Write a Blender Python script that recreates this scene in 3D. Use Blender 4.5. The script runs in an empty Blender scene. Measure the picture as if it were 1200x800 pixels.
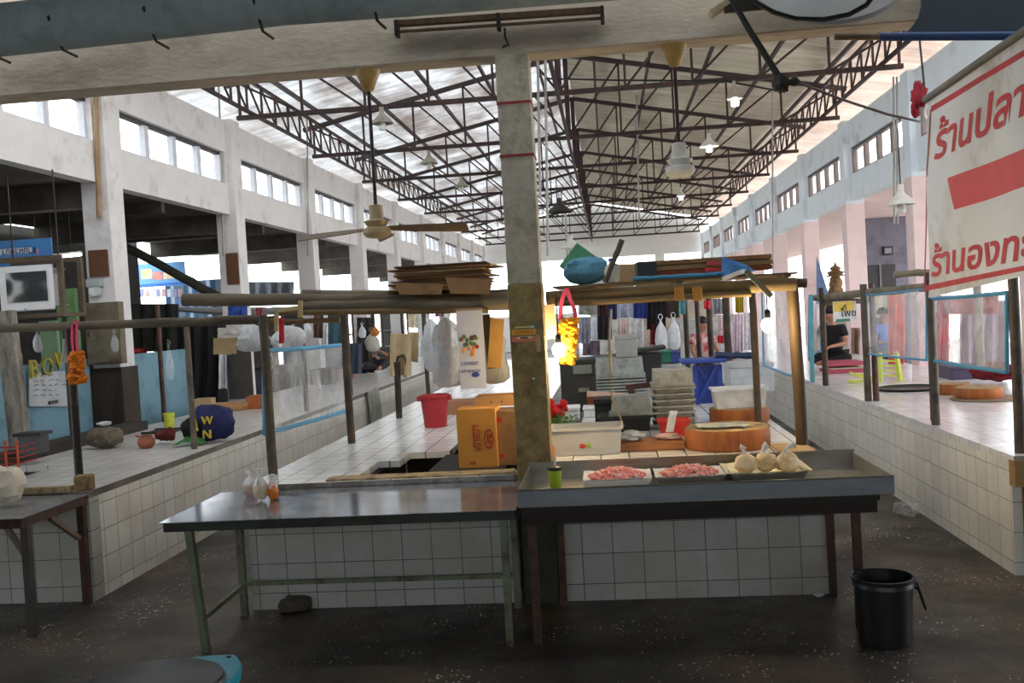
import bpy, math, random
from mathutils import Vector, Matrix, Euler, noise
random.seed(7)
PI = math.pi
SC = bpy.context.scene
COL = SC.collection
R = math.radians

# ---------------------------------------------------------------- camera
FOC, YAW, PITCH, ROLL, EYE = 1155.0, .098, .030, .057, 1.922
def cam_axes():
    cy, sy = math.cos(YAW), math.sin(YAW)
    f, r, u = Vector((-sy, cy, 0)), Vector((cy, sy, 0)), Vector((0, 0, 1))
    cp, sp = math.cos(PITCH), math.sin(PITCH)
    f2, u2 = f*cp - u*sp, u*cp + f*sp
    cr, sr = math.cos(ROLL), math.sin(ROLL)
    return r*cr - u2*sr, u2*cr + r*sr, f2
CR, CU, CF = cam_axes()
CPOS = Vector((0, 0, EYE))
def sight(x, y): return CF + CR*((x-600)/FOC) + CU*((400-y)/FOC)
def at_y(x, y, Y):                      # the point of the place seen at a pixel, at distance Y
    d = sight(x, y); return CPOS + d*(Y/d.y)
def at_z(x, y, z):                      # ... lying at height z
    d = sight(x, y); return CPOS + d*((z-EYE)/d.z)
def at_x(x, y, X):
    d = sight(x, y); return CPOS + d*(X/d.x)

cam = bpy.data.cameras.new('camera'); cam.sensor_width = 36; cam.lens = 36*FOC/1200
cam.clip_start = .05; cam.clip_end = 400
camo = bpy.data.objects.new('camera', cam); COL.objects.link(camo)
m = Matrix((CR, CU, -CF)).transposed().to_4x4(); m.translation = CPOS
camo.matrix_world = m
SC.camera = camo

# ---------------------------------------------------------------- materials
def lin(c):
    def g(v):
        v /= 255.0
        return v/12.92 if v <= .04045 else ((v+.055)/1.055)**2.4
    return (g(c[0]), g(c[1]), g(c[2]), 1)
MATS = {}
def nodes(name):
    mt = bpy.data.materials.new(name); mt.use_nodes = True
    nt = mt.node_tree; b = nt.nodes['Principled BSDF']
    return mt, nt, b
def N(nt, kind, **kw):
    n = nt.nodes.new(kind)
    for k, v in kw.items():
        if hasattr(n, k) and not isinstance(v, (tuple, list)) or k in ('operation', 'blend_type', 'data_type'): setattr(n, k, v)
        else: n.inputs[k].default_value = v
    return n
def ramp(nt, fac, stops):
    r = nt.nodes.new('ShaderNodeValToRGB'); nt.links.new(fac, r.inputs[0])
    e = r.color_ramp.elements
    while len(e) < len(stops): e.new(.5)
    for i, (p, c) in enumerate(stops): e[i].position = p; e[i].color = c if len(c) == 4 else lin(c)
    return r.outputs[0]
def mixc(nt, fac, a, b, mode='MIX'):
    n = nt.nodes.new('ShaderNodeMix'); n.data_type = 'RGBA'; n.blend_type = mode
    for s, v in ((n.inputs[0], fac), (n.inputs[6], a), (n.inputs[7], b)):
        if hasattr(v, 'links') or isinstance(v, bpy.types.NodeSocket): nt.links.new(v, s)
        else: s.default_value = v
    return n.outputs[2]
def noise_fac(nt, scale, detail=4, rough=.6, coord='Object', stretch=(1, 1, 1)):
    tc = nt.nodes.new('ShaderNodeTexCoord'); mp = nt.nodes.new('ShaderNodeMapping')
    mp.inputs['Scale'].default_value = stretch
    nt.links.new(tc.outputs[coord], mp.inputs[0])
    n = nt.nodes.new('ShaderNodeTexNoise'); n.inputs['Scale'].default_value = scale
    n.inputs['Detail'].default_value = detail; n.inputs['Roughness'].default_value = rough
    nt.links.new(mp.outputs[0], n.inputs['Vector'])
    return n.outputs['Fac']
def M(name, c, rough=.6, metal=0, var=.18, scale=9, dirt=None, dscale=3, damt=.5, stretch=(1, 1, 1), bump=0, spec=.5, coat=0, alpha=1, trans=0):
    """a painted / cast / woven surface: base colour with uneven tone and an optional second colour of wear"""
    if name in MATS: return MATS[name]
    mt, nt, b = nodes(name)
    c = lin(c)
    f = noise_fac(nt, scale, 5, .6, stretch=stretch)
    dark = tuple(v*(1-var) for v in c[:3]) + (1,); lite = tuple(min(1, v*(1+var)) for v in c[:3]) + (1,)
    col = ramp(nt, f, [(.3, dark), (.7, lite)])
    if dirt:
        g = noise_fac(nt, dscale, 6, .7, stretch=stretch)
        k = ramp(nt, g, [(.62-damt*.3, (0, 0, 0, 1)), (.72-damt*.1, (1, 1, 1, 1))])
        col = mixc(nt, k, col, lin(dirt))
    nt.links.new(col, b.inputs['Base Color'])
    b.inputs['Roughness'].default_value = rough; b.inputs['Metallic'].default_value = metal
    b.inputs['Specular IOR Level'].default_value = spec
    b.inputs['Coat Weight'].default_value = coat
    b.inputs['Alpha'].default_value = alpha
    b.inputs['Transmission Weight'].default_value = trans
    if bump:
        bp = nt.nodes.new('ShaderNodeBump'); bp.inputs['Strength'].default_value = bump; bp.inputs['Distance'].default_value = .01
        nt.links.new(noise_fac(nt, scale*3, 4, .6, stretch=stretch), bp.inputs['Height']); nt.links.new(bp.outputs[0], b.inputs['Normal'])
    MATS[name] = mt; return mt
def glow(name, c, strength):
    if name in MATS: return MATS[name]
    mt, nt, b = nodes(name)
    b.inputs['Base Color'].default_value = lin(c)
    b.inputs['Emission Color'].default_value = lin(c); b.inputs['Emission Strength'].default_value = strength
    MATS[name] = mt; return mt
def tiles(name, c, grout, plane, size=.2, origin=(0, 0), rough=.25, dirt=None, damt=.4, mortar=.0022, var=.06):
    """square glazed wall tiles laid in one plane: 'xy', 'xz' or 'yz'"""
    if name in MATS: return MATS[name]
    mt, nt, b = nodes(name)
    tc = nt.nodes.new('ShaderNodeTexCoord'); sp = nt.nodes.new('ShaderNodeSeparateXYZ'); cb = nt.nodes.new('ShaderNodeCombineXYZ')
    nt.links.new(tc.outputs['Object'], sp.inputs[0])
    for k, ax in enumerate(plane):
        ad = N(nt, 'ShaderNodeMath', operation='ADD'); ad.inputs[1].default_value = 40*size-origin[k]
        nt.links.new(sp.outputs['XYZ'.index(ax.upper())], ad.inputs[0]); nt.links.new(ad.outputs[0], cb.inputs[k])
    br = nt.nodes.new('ShaderNodeTexBrick'); br.offset = 0; br.squash = 1
    a, d = lin(c), lin([v*(1-var) for v in c])
    br.inputs['Color1'].default_value = a; br.inputs['Color2'].default_value = d; br.inputs['Mortar'].default_value = lin(grout)
    br.inputs['Scale'].default_value = 1; br.inputs['Mortar Size'].default_value = mortar; br.inputs['Mortar Smooth'].default_value = .1
    br.inputs['Brick Width'].default_value = size; br.inputs['Row Height'].default_value = size; br.inputs['Bias'].default_value = 0
    nt.links.new(cb.outputs[0], br.inputs['Vector'])
    col = br.outputs['Color']
    if dirt:
        k = ramp(nt, noise_fac(nt, 2.2, 8, .72), [(.5-damt*.12, (0, 0, 0, 1)), (.8, (.75, .75, .75, 1))])
        col = mixc(nt, k, col, lin(dirt))
    nt.links.new(col, b.inputs['Base Color'])
    rr = N(nt, 'ShaderNodeMapRange'); rr.inputs[3].default_value = rough; rr.inputs[4].default_value = min(1, rough+.25)
    nt.links.new(noise_fac(nt, 3, 6), rr.inputs[0]); nt.links.new(rr.outputs[0], b.inputs['Roughness'])
    bp = nt.nodes.new('ShaderNodeBump'); bp.invert = True; bp.inputs['Strength'].default_value = .4; bp.inputs['Distance'].default_value = .004
    nt.links.new(br.outputs['Fac'], bp.inputs['Height']); nt.links.new(bp.outputs[0], b.inputs['Normal'])
    MATS[name] = mt; return mt
def film(name, c=(235, 238, 240), clear=.72, rough=.12, scale=7, bump=.6, white=.3):
    """clear or milky plastic film with creases"""
    if name in MATS: return MATS[name]
    mt, nt, b = nodes(name)
    out = nt.nodes['Material Output']
    b.inputs['Base Color'].default_value = lin(c); b.inputs['Roughness'].default_value = rough
    tr = nt.nodes.new('ShaderNodeBsdfTransparent'); mx = nt.nodes.new('ShaderNodeMixShader')
    f = noise_fac(nt, scale, 6, .7, stretch=(1, 1, .8))
    rr = N(nt, 'ShaderNodeMapRange'); rr.inputs[1].default_value = .3; rr.inputs[2].default_value = .75
    rr.inputs[3].default_value = min(1, clear+.14); rr.inputs[4].default_value = max(0, clear-white)
    nt.links.new(f, rr.inputs[0]); nt.links.new(rr.outputs[0], mx.inputs[0])
    nt.links.new(b.outputs[0], mx.inputs[1]); nt.links.new(tr.outputs[0], mx.inputs[2]); nt.links.new(mx.outputs[0], out.inputs[0])
    bp = nt.nodes.new('ShaderNodeBump'); bp.inputs['Strength'].default_value = bump; bp.inputs['Distance'].default_value = .03
    nt.links.new(f, bp.inputs['Height']); nt.links.new(bp.outputs[0], b.inputs['Normal'])
    MATS[name] = mt; return mt

# ---------------------------------------------------------------- mesh building
class MB:
    def __init__(s): s.v, s.f, s.m, s.s = [], [], [], []
    def add(s, vs, fs, mi=0, smooth=False):
        o = len(s.v); s.v += [tuple(v) for v in vs]
        for f in fs: s.f.append([i+o for i in f]); s.m.append(mi); s.s.append(smooth)
        return s
    def box(s, x0, x1, y0, y1, z0, z1, mi=0):
        vs = [(x, y, z) for z in (z0, z1) for y in (y0, y1) for x in (x0, x1)]
        return s.add(vs, [(0, 2, 3, 1), (4, 5, 7, 6), (0, 1, 5, 4), (2, 6, 7, 3), (0, 4, 6, 2), (1, 3, 7, 5)], mi)
    def obox(s, c, sx, sy, sz, rot=(0, 0, 0), mi=0, taper=1):
        e = Euler(rot).to_matrix(); c = Vector(c)
        vs = []
        for z in (-.5, .5):
            t = taper if z < 0 else 1
            for y in (-.5, .5):
                for x in (-.5, .5): vs.append(c + e @ Vector((x*sx*t, y*sy*t, z*sz)))
        return s.add(vs, [(0, 2, 3, 1), (4, 5, 7, 6), (0, 1, 5, 4), (2, 6, 7, 3), (0, 4, 6, 2), (1, 3, 7, 5)], mi)
    def bar(s, p, q, w, h=None, mi=0, up=(0, 0, 1)):
        p, q = Vector(p), Vector(q); h = h or w
        d = (q-p).normalized(); u = Vector(up)
        if abs(d.dot(u)) > .99: u = Vector((0, 1, 0))
        r = d.cross(u).normalized(); u = r.cross(d)
        vs = [b + r*(i*w/2) + u*(j*h/2) for b in (p, q) for j in (-1, 1) for i in (-1, 1)]
        return s.add(vs, [(0, 1, 3, 2), (4, 6, 7, 5), (0, 4, 5, 1), (2, 3, 7, 6), (0, 2, 6, 4), (1, 5, 7, 3)], mi)
    def tube(s, pts, r, n=8, mi=0, cap=True):
        pts = [Vector(p) for p in pts]; rs = r if isinstance(r, (list, tuple)) else [r]*len(pts)
        vs, fs = [], []; ref = None
        for i, p in enumerate(pts):
            d = (pts[min(i+1, len(pts)-1)] - pts[max(i-1, 0)]).normalized()
            if ref is None: ref = Vector((0, 0, 1)) if abs(d.z) < .9 else Vector((1, 0, 0))
            a = d.cross(ref)
            if a.length < 1e-4: a = d.cross(Vector((0, 1, 0)))
            a.normalize(); b = a.cross(d); ref = b
            for k in range(n):
                t = 2*PI*k/n; vs.append(p + (a*math.cos(t) + b*math.sin(t))*rs[i])
        for i in range(len(pts)-1):
            for k in range(n):
                k2 = (k+1) % n; fs.append((i*n+k, i*n+k2, (i+1)*n+k2, (i+1)*n+k))
        if cap: fs.append(tuple(range(n))[::-1]); fs.append(tuple((len(pts)-1)*n+k for k in range(n)))
        return s.add(vs, fs, mi, True)
    def lathe(s, prof, c=(0, 0, 0), n=24, mi=0, sx=1, sy=1, M4=None):
        vs, fs = [], []; c = Vector(c)
        for (r, z) in prof:
            for k in range(n):
                t = 2*PI*k/n; v = Vector((r*math.cos(t)*sx, r*math.sin(t)*sy, z))
                vs.append(c + (M4 @ v if M4 else v))
        for i in range(len(prof)-1):
            for k in range(n):
                k2 = (k+1) % n; fs.append((i*n+k, i*n+k2, (i+1)*n+k2, (i+1)*n+k))
        return s.add(vs, fs, mi, True)
    def ell(s, c, rx, ry, rz, n=14, m=9, mi=0, lump=0, seed=0, rot=(0, 0, 0), p=1.0):
        c = Vector(c); e = Euler(rot).to_matrix(); vs, fs = [], []
        for i in range(m+1):
            ph = -PI/2 + PI*i/m
            for k in range(n):
                t = 2*PI*k/n
                d = Vector((math.cos(ph)*math.cos(t), math.cos(ph)*math.sin(t), math.sin(ph)))
                if p != 1: d = Vector([math.copysign(abs(q)**p, q) for q in d])
                g = 1 + (lump*noise.noise(d*2.3 + Vector((seed*7.1, seed*3.3, seed))) if lump else 0)
                vs.append(c + e @ Vector((d.x*rx*g, d.y*ry*g, d.z*rz*g)))
        for i in range(m):
            for k in range(n):
                k2 = (k+1) % n; fs.append((i*n+k, i*n+k2, (i+1)*n+k2, (i+1)*n+k))
        return s.add(vs, fs, mi, True)
    def prism(s, poly, fn, th, mi=0, smooth=False):
        """poly: 2-D outline; fn(u,v,w) -> place; w runs 0..th"""
        n = len(poly)
        vs = [fn(u, v, 0) for u, v in poly] + [fn(u, v, th) for u, v in poly]
        fs = [tuple(range(n))[::-1], tuple(range(n, 2*n))] + [(i, (i+1) % n, n+(i+1) % n, n+i) for i in range(n)]
        return s.add(vs, fs, mi, smooth)
    def sheet(s, nu, nv, fn, th=.003, mi=0, smooth=True):
        g = [[Vector(fn(i/nu, j/nv)) for j in range(nv+1)] for i in range(nu+1)]
        nm = [[None]*(nv+1) for _ in range(nu+1)]
        for i in range(nu+1):
            for j in range(nv+1):
                a = g[min(i+1, nu)][j]-g[max(i-1, 0)][j]; b = g[i][min(j+1, nv)]-g[i][max(j-1, 0)]
                w = a.cross(b); nm[i][j] = w.normalized() if w.length > 1e-9 else Vector((0, 0, 1))
        W = nv+1; K = (nu+1)*W
        vs = [g[i][j] + nm[i][j]*(th/2) for i in range(nu+1) for j in range(W)] + [g[i][j] - nm[i][j]*(th/2) for i in range(nu+1) for j in range(W)]
        fs = []
        for i in range(nu):
            for j in range(nv):
                a, b, c, d = i*W+j, (i+1)*W+j, (i+1)*W+j+1, i*W+j+1
                fs += [(a, b, c, d), (K+a, K+d, K+c, K+b)]
        for i in range(nu):
            for j in (0, nv):
                a, b = i*W+j, (i+1)*W+j; fs.append((a, K+a, K+b, b) if j == 0 else (a, b, K+b, K+a))
        for j in range(nv):
            for i in (0, nu):
                a, b = i*W+j, i*W+j+1; fs.append((a, b, K+b, K+a) if i == 0 else (a, K+a, K+b, b))
        return s.add(vs, fs, mi, smooth)
    def build(s, name, mats, parent=None, bev=0, sub=0, **tags):
        me = bpy.data.meshes.new(name); me.from_pydata(s.v, [], s.f)
        mats = mats if isinstance(mats, (list, tuple)) else [mats]
        for mt in mats: me.materials.append(mt)
        me.polygons.foreach_set('material_index', s.m); me.polygons.foreach_set('use_smooth', s.s)
        me.update(); me.validate()
        if any(s.s): me.set_sharp_from_angle(angle=R(42))
        o = bpy.data.objects.new(name, me); COL.objects.link(o)
        if parent is not None:
            o.parent = parent; o.matrix_parent_inverse = Matrix.Translation(-root_loc(parent))
        if bev:
            bm = o.modifiers.new('edge', 'BEVEL'); bm.width = bev; bm.segments = 2; bm.limit_method = 'ANGLE'; bm.angle_limit = R(50)
        if sub:
            sm = o.modifiers.new('round', 'SUBSURF'); sm.levels = sm.render_levels = sub
        if tags: tag(o, **tags)
        return o
ORD = ('', 'second ', 'third ', 'fourth ', 'fifth ', 'sixth ', 'seventh ', 'eighth ', 'ninth ', 'tenth ')
def root_loc(o):
    p = Vector((0, 0, 0))
    if o.type == 'EMPTY': p = o.location.copy()
    return p
def tag(o, label=None, cat=None, group=None, kind=None):
    if label: o['label'] = label
    if cat: o['category'] = cat
    if group: o['group'] = group
    if kind: o['kind'] = kind
    return o
def thing(name, label, cat, loc=(0, 0, 0), group=None):
    """an Empty at the thing's base; its parts are built in place and parented to it"""
    o = bpy.data.objects.new(name, None); COL.objects.link(o); o.location = loc
    o.empty_display_size = .1
    return tag(o, label, cat, group)
def struct(o): o['kind'] = 'structure'; return o
def dup(root, loc, rotz=0, label=None, group=None, scale=None):
    """a copy of a thing with copies of its parts and sub-parts"""
    r = root.copy(); COL.objects.link(r); r.location = loc; r.rotation_euler = (0, 0, rotz)
    if scale: r.scale = scale
    if label: r['label'] = label
    if group: r['group'] = group
    for ch in list(root.children):
        c = ch.copy(); COL.objects.link(c); c.parent = r; c.matrix_parent_inverse = ch.matrix_parent_inverse
        for g in ch.children:
            d = g.copy(); COL.objects.link(d); d.parent = c; d.matrix_parent_inverse = g.matrix_parent_inverse
    return r
def text_mb(txt, fn, size=1, th=.002, italic=0, mi=0, mb=None, bold=0):
    """lettering as raised shapes; fn(u, v, w) places the text plane"""
    cu = bpy.data.curves.new('lettering', 'FONT'); cu.body = txt; cu.size = size; cu.extrude = th/2; cu.shear = italic
    cu.resolution_u = 3; cu.offset = bold
    o = bpy.data.objects.new('lettering', cu); COL.objects.link(o); bpy.context.view_layer.update()
    me = bpy.data.meshes.new_from_object(o.evaluated_get(bpy.context.evaluated_depsgraph_get()))
    mb = mb or MB()
    mb.add([fn(v.co.x, v.co.y, v.co.z) for v in me.vertices], [tuple(p.vertices) for p in me.polygons], mi)
    bpy.data.objects.remove(o); bpy.data.meshes.remove(me); bpy.data.curves.remove(cu)
    return mb

def marks(n, fn, size, th=.002, seed=1, mb=None):
    """print too blurred to read: a row of n small upright strokes and hooks; fn(u, v, w) places the row"""
    mb = mb or MB(); rd = random.Random(seed); x = 0
    for k in range(n):
        w, h = size*rd.uniform(.35, .6), size*rd.uniform(.6, .8); s = size*.13
        bars = [(x, 0, x+s, h), (x+w-s, 0, x+w, h*rd.uniform(.7, 1)), (x, h-s, x+w, h)] if k % 3 else [(x, 0, x+s, h), (x, 0, x+w, s)]
        if rd.random() < .4: bars.append((x+w*.3, h+s, x+w*.8, h+2*s))
        for (a, b, c, d) in bars:
            vs = [fn(u, v, q) for q in (0, th) for v in (b, d) for u in (a, c)]
            mb.add(vs, [(0, 2, 3, 1), (4, 5, 7, 6), (0, 1, 5, 4), (2, 6, 7, 3), (0, 4, 6, 2), (1, 3, 7, 5)])
        x += w+size*.16
    return mb
# ---------------------------------------------------------------- shared materials
PLASTER = M('old white plaster', (226, 222, 220), .85, var=.05, scale=3, dirt=(196, 188, 182), dscale=1.6, damt=.25, bump=.15)
PLASTER_BLUE = M('pale blue-white plaster', (236, 245, 252), .85, var=.03, scale=3, dirt=(200, 208, 214), dscale=1.6, damt=.25, bump=.15)
SUNPINK = M('plaster tinted by pink sunlight', (246, 222, 220), .85, var=.04, scale=3, dirt=(232, 204, 200), dscale=1.2, damt=.3)
CONC = M('bare concrete', (188, 176, 158), .9, var=.12, scale=14, dirt=(150, 136, 118), dscale=2.5, damt=.4, bump=.3, stretch=(.4, 1, 1))
CONC_PILLAR = M('worn concrete', (196, 188, 170), .9, var=.16, scale=22, dirt=(150, 138, 112), dscale=4, damt=.5, bump=.35)
RUST = M('dark rusty steel', (52, 42, 40), .6, .3, var=.25, scale=12, dirt=(84, 52, 40), dscale=5, damt=.5)
PURLIN = M('grimy steel', (66, 56, 56), .6, .3, var=.2, scale=12)
DARKMETAL = M('blackened steel tube', (46, 42, 38), .5, .4, var=.25, scale=18, dirt=(92, 70, 52), dscale=6, damt=.4)
BROWNMETAL = M('brown painted steel', (84, 58, 46), .5, .3, var=.25, scale=18, dirt=(50, 34, 28), dscale=6, damt=.5)
GREENMETAL = M('chipped green paint on steel', (122, 132, 106), .6, .2, var=.2, scale=14, dirt=(66, 50, 38), dscale=7, damt=.5)
BAMBOO = M('weathered bamboo and timber', (122, 102, 66), .75, var=.25, scale=10, dirt=(82, 66, 46), dscale=5, damt=.5, stretch=(.25, 1, 1))
TIMBER = M('grey-brown weathered timber', (122, 112, 94), .8, var=.25, scale=10, dirt=(74, 64, 52), dscale=4, damt=.5, stretch=(.25, 1, 1))
CARD = M('brown cardboard', (138, 106, 72), .9, var=.15, scale=6, dirt=(96, 72, 48), dscale=3, damt=.4)
PALECARD = M('pale cardboard', (176, 150, 112), .9, var=.12, scale=6)
WOODBLOCK = M('orange chopping-block wood', (178, 104, 48), .6, var=.3, scale=9, dirt=(120, 62, 26), dscale=4, damt=.5, stretch=(1, 1, .15))
WOODTOP = M('worn chopping-block top', (176, 150, 108), .75, var=.2, scale=20, dirt=(110, 90, 60), dscale=8)
BLACKP = M('black plastic', (26, 27, 29), .38, var=.12)
WHITEP = M('white plastic', (226, 227, 228), .4, var=.05)
GREYP = M('grey-green plastic crate', (150, 155, 150), .5, var=.08, dirt=(110, 112, 104), dscale=6)
BLUEP = M('blue plastic', (44, 84, 170), .45, var=.12)
SKYBLUE = M('sky-blue tape', (84, 160, 200), .5, var=.12)
TEAL = M('teal plastic', (16, 158, 186), .35, var=.08)
REDP = M('red plastic', (170, 34, 44), .4, var=.12)
CHROME = M('dull stainless steel', (150, 147, 138), .32, .5, var=.1, scale=30, dirt=(124, 116, 94), dscale=5, damt=.5, stretch=(.2, 1, 1))
ZINC = M('galvanised sheet', (150, 154, 156), .3, .5, var=.14, scale=12, dirt=(96, 92, 82), dscale=4, damt=.5)
DARKZINC = M('wet grey steel sheet', (150, 156, 164), .13, .5, var=.12, scale=9, dirt=(80, 82, 84), dscale=4, damt=.5)
BLACK = M('black cloth', (20, 19, 20), .95, var=.2)
CLEAR = film('clear plastic film', clear=.84, white=.34, rough=.08, scale=5)
MILK = film('milky carrier bag plastic', (232, 234, 238), clear=.22, rough=.35, white=.3, bump=.8, scale=14)
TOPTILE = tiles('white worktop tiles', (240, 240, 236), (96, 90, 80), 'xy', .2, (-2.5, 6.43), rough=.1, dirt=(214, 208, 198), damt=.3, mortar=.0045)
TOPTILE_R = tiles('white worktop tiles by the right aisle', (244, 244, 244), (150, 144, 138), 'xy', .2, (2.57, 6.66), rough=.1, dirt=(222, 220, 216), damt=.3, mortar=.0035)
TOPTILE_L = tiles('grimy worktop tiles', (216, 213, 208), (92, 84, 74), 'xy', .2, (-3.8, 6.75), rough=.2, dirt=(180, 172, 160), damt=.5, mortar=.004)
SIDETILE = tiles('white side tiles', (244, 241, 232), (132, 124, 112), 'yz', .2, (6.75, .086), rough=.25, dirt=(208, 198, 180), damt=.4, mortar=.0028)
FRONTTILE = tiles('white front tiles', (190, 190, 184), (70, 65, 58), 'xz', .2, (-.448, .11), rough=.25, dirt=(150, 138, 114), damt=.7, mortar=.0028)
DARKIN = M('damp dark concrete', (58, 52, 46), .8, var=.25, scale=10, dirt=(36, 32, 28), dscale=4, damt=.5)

# ---------------------------------------------------------------- floor
def floor_mat():
    mt, nt, b = nodes('wet dark floor')
    f1 = noise_fac(nt, 1.1, 8, .65); f2 = noise_fac(nt, 55, 3, .7)
    col = ramp(nt, f1, [(.34, (50, 46, 42)), (.5, (70, 63, 55)), (.68, (104, 84, 60))])
    col = mixc(nt, ramp(nt, f2, [(.35, (.55, .55, .55, 1)), (.65, (1, 1, 1, 1))]), (0, 0, 0, 1), col)
    tc = nt.nodes.new('ShaderNodeTexCoord'); vo = nt.nodes.new('ShaderNodeTexVoronoi'); vo.inputs['Scale'].default_value = 30
    nt.links.new(tc.outputs['Object'], vo.inputs['Vector'])
    g = noise_fac(nt, 1.6, 3)
    th = N(nt, 'ShaderNodeMapRange'); th.inputs[1].default_value = .42; th.inputs[2].default_value = .68; th.inputs[3].default_value = .05; th.inputs[4].default_value = .26
    nt.links.new(g, th.inputs[0])
    lt = N(nt, 'ShaderNodeMath', operation='LESS_THAN'); nt.links.new(vo.outputs['Distance'], lt.inputs[0]); nt.links.new(th.outputs[0], lt.inputs[1])
    mu = N(nt, 'ShaderNodeMath', operation='MULTIPLY'); nt.links.new(lt.outputs[0], mu.inputs[0])
    rnd = nt.nodes.new('ShaderNodeSeparateColor'); nt.links.new(vo.outputs['Color'], rnd.inputs[0])
    gt = N(nt, 'ShaderNodeMath', operation='GREATER_THAN'); nt.links.new(rnd.outputs[0], gt.inputs[0]); gt.inputs[1].default_value = .4
    nt.links.new(gt.outputs[0], mu.inputs[1])
    col = mixc(nt, mu.outputs[0], col, lin((232, 226, 214)))
    nt.links.new(col, b.inputs['Base Color'])
    rr = ramp(nt, noise_fac(nt, 1.7, 6), [(.35, (.34, .34, .34, 1)), (.7, (.7, .7, .7, 1))]); nt.links.new(rr, b.inputs['Roughness'])
    bp = nt.nodes.new('ShaderNodeBump'); bp.inputs['Strength'].default_value = .35; bp.inputs['Distance'].default_value = .006
    nt.links.new(f2, bp.inputs['Height']); nt.links.new(bp.outputs[0], b.inputs['Normal'])
    return mt
struct(MB().box(-13, 13, -9, 62, -.2, 0).build('floor', floor_mat()))
struct(MB().box(-90, 90, -60, 150, -.5, -.21).build('ground', M('pale yard concrete', (222, 218, 210), .9)))

# ---------------------------------------------------------------- the hall: pillars, clerestory walls, windows
PY = [7.13 + 3.97*k for k in range(11)]                 # pillar lines along the hall
XL, XR = -5.65, 4.5                                     # aisle faces of the pillars
ZB, ZS, ZW, ZT = 3.68, 4.15, 4.64, 5.14                 # beam foot, window sill, window head, wall top
for side, xa, xb, zoff, mt in (('left', -5.98, XL, 0, PLASTER), ('right', XR, 4.83, -.06, PLASTER_BLUE)):
    for y in PY:
        pm = MB().box(xa, xb, y-.17, y+.19, 0, ZT+zoff+.02)
        if side == 'right':                             # pink sunlight on each pillar's lower part is put into its colour
            pm.box(xa-.004, xb+.004, y-.174, y+.194, 0, 3.56, 1)
        struct(pm.build('pillar', [mt, SUNPINK], bev=.008))
    x0, x1 = (xa+.06, xb-.1) if side == 'left' else (xa+.1, xb-.06)
    wl = MB().box(x0, x1, PY[0], PY[-1], ZB+zoff, ZS+zoff).box(x0, x1, PY[0], PY[-1], ZW+zoff, ZT+zoff)
    for y in PY[:-1]:
        wl.box(x0, x1, y+.19, y+.42, ZS+zoff, ZW+zoff).box(x0, x1, y+3.72, y+3.8, ZS+zoff, ZW+zoff)
    struct(wl.build('wall_'+side, [mt]))
GLASS = film('thin dusty window glass', (240, 245, 250), clear=.86, rough=.05, white=.05, bump=0)
WHITEFRAME = M('white painted window frame', (205, 208, 214), .6, var=.05)
GREYFRAME = M('brown-grey window frame', (120, 108, 102), .6, var=.08)
wn = 0
for side, xc, zoff, fm in (('left', -5.85, 0, WHITEFRAME), ('right', 4.68, -.06, GREYFRAME)):
    for y in PY[:-1]:
        wn += 1
        a, b = y+.42, y+3.72; n = 4
        w = MB()
        w.box(xc-.04, xc+.04, a, b, ZS+zoff, ZS+zoff+.035).box(xc-.04, xc+.04, a, b, ZW+zoff-.045, ZW+zoff, 1)
        for k in range(n+1):
            yy = a + (b-a)*k/n; w.box(xc-.04, xc+.04, max(a, yy-.055), min(b, yy+.055), ZS+zoff+.035, ZW+zoff-.045)
        wo = struct(w.build('window_%d' % wn, [fm, M('dark window head', (60, 58, 60), .6)]))
        for k in range(n):
            g = MB().box(xc-.004, xc+.004, a+(b-a)*k/n+.055, a+(b-a)*(k+1)/n-.055, ZS+zoff+.035, ZW+zoff-.045)
            g.build('pane', GLASS, wo)

# roof sheets
RX, RZ = -.55, 6.86
def sheet_mat(name, col, dirt, tl, damt):
    mt, nt, b = nodes(name); out = nt.nodes['Material Output']
    k = ramp(nt, noise_fac(nt, .9, 8, .7, stretch=(1, .45, 1)), [(.62-damt*.3, (0, 0, 0, 1)), (.78, (1, 1, 1, 1))])
    streak = ramp(nt, noise_fac(nt, 2.2, 6, .7, stretch=(.16, 2.6, 1)), [(.3, (.62, .62, .62, 1)), (.66, (1, 1, 1, 1))])
    c = mixc(nt, k, lin(col), lin(dirt)); c = mixc(nt, 1.0, c, streak, 'MULTIPLY')
    nt.links.new(c, b.inputs['Base Color']); b.inputs['Roughness'].default_value = .5
    t = nt.nodes.new('ShaderNodeBsdfTranslucent'); nt.links.new(c, t.inputs[0])
    mx = nt.nodes.new('ShaderNodeMixShader'); mx.inputs[0].default_value = tl
    nt.links.new(b.outputs[0], mx.inputs[1]); nt.links.new(t.outputs[0], mx.inputs[2]); nt.links.new(mx.outputs[0], out.inputs[0])
    return mt
ROOF_L = sheet_mat('weathered translucent roof sheet', (246, 249, 252), (150, 130, 114), .5, .75)
ROOF_R = sheet_mat('stained roof sheet', (204, 199, 186), (166, 152, 138), .32, .6)
def corrugated(name, xa, za, xb, zb, y0, y1, mt):
    mb = MB(); n = int((y1-y0)/.045)
    vs = []
    for i in range(n+1):
        y = y0 + (y1-y0)*i/n; h = .014*math.cos(i*PI/2)
        for (x, z) in ((xa, za), (xb, zb)):
            vs.append((x, y, z+h))
    fs = [(2*i, 2*i+1, 2*i+3, 2*i+2) for i in range(n)]
    mb.add(vs, fs, 0, True)
    me = mb.build(name, mt)
    sd = me.modifiers.new('thickness', 'SOLIDIFY'); sd.thickness = .006
    return me
struct(corrugated('ceiling', -6.9, 5.64, RX, RZ+.06, 6.6, 47, ROOF_L))
struct(corrugated('ceiling', RX, RZ+.06, 6.2, 5.558, 6.6, 47, ROOF_R))

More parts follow.
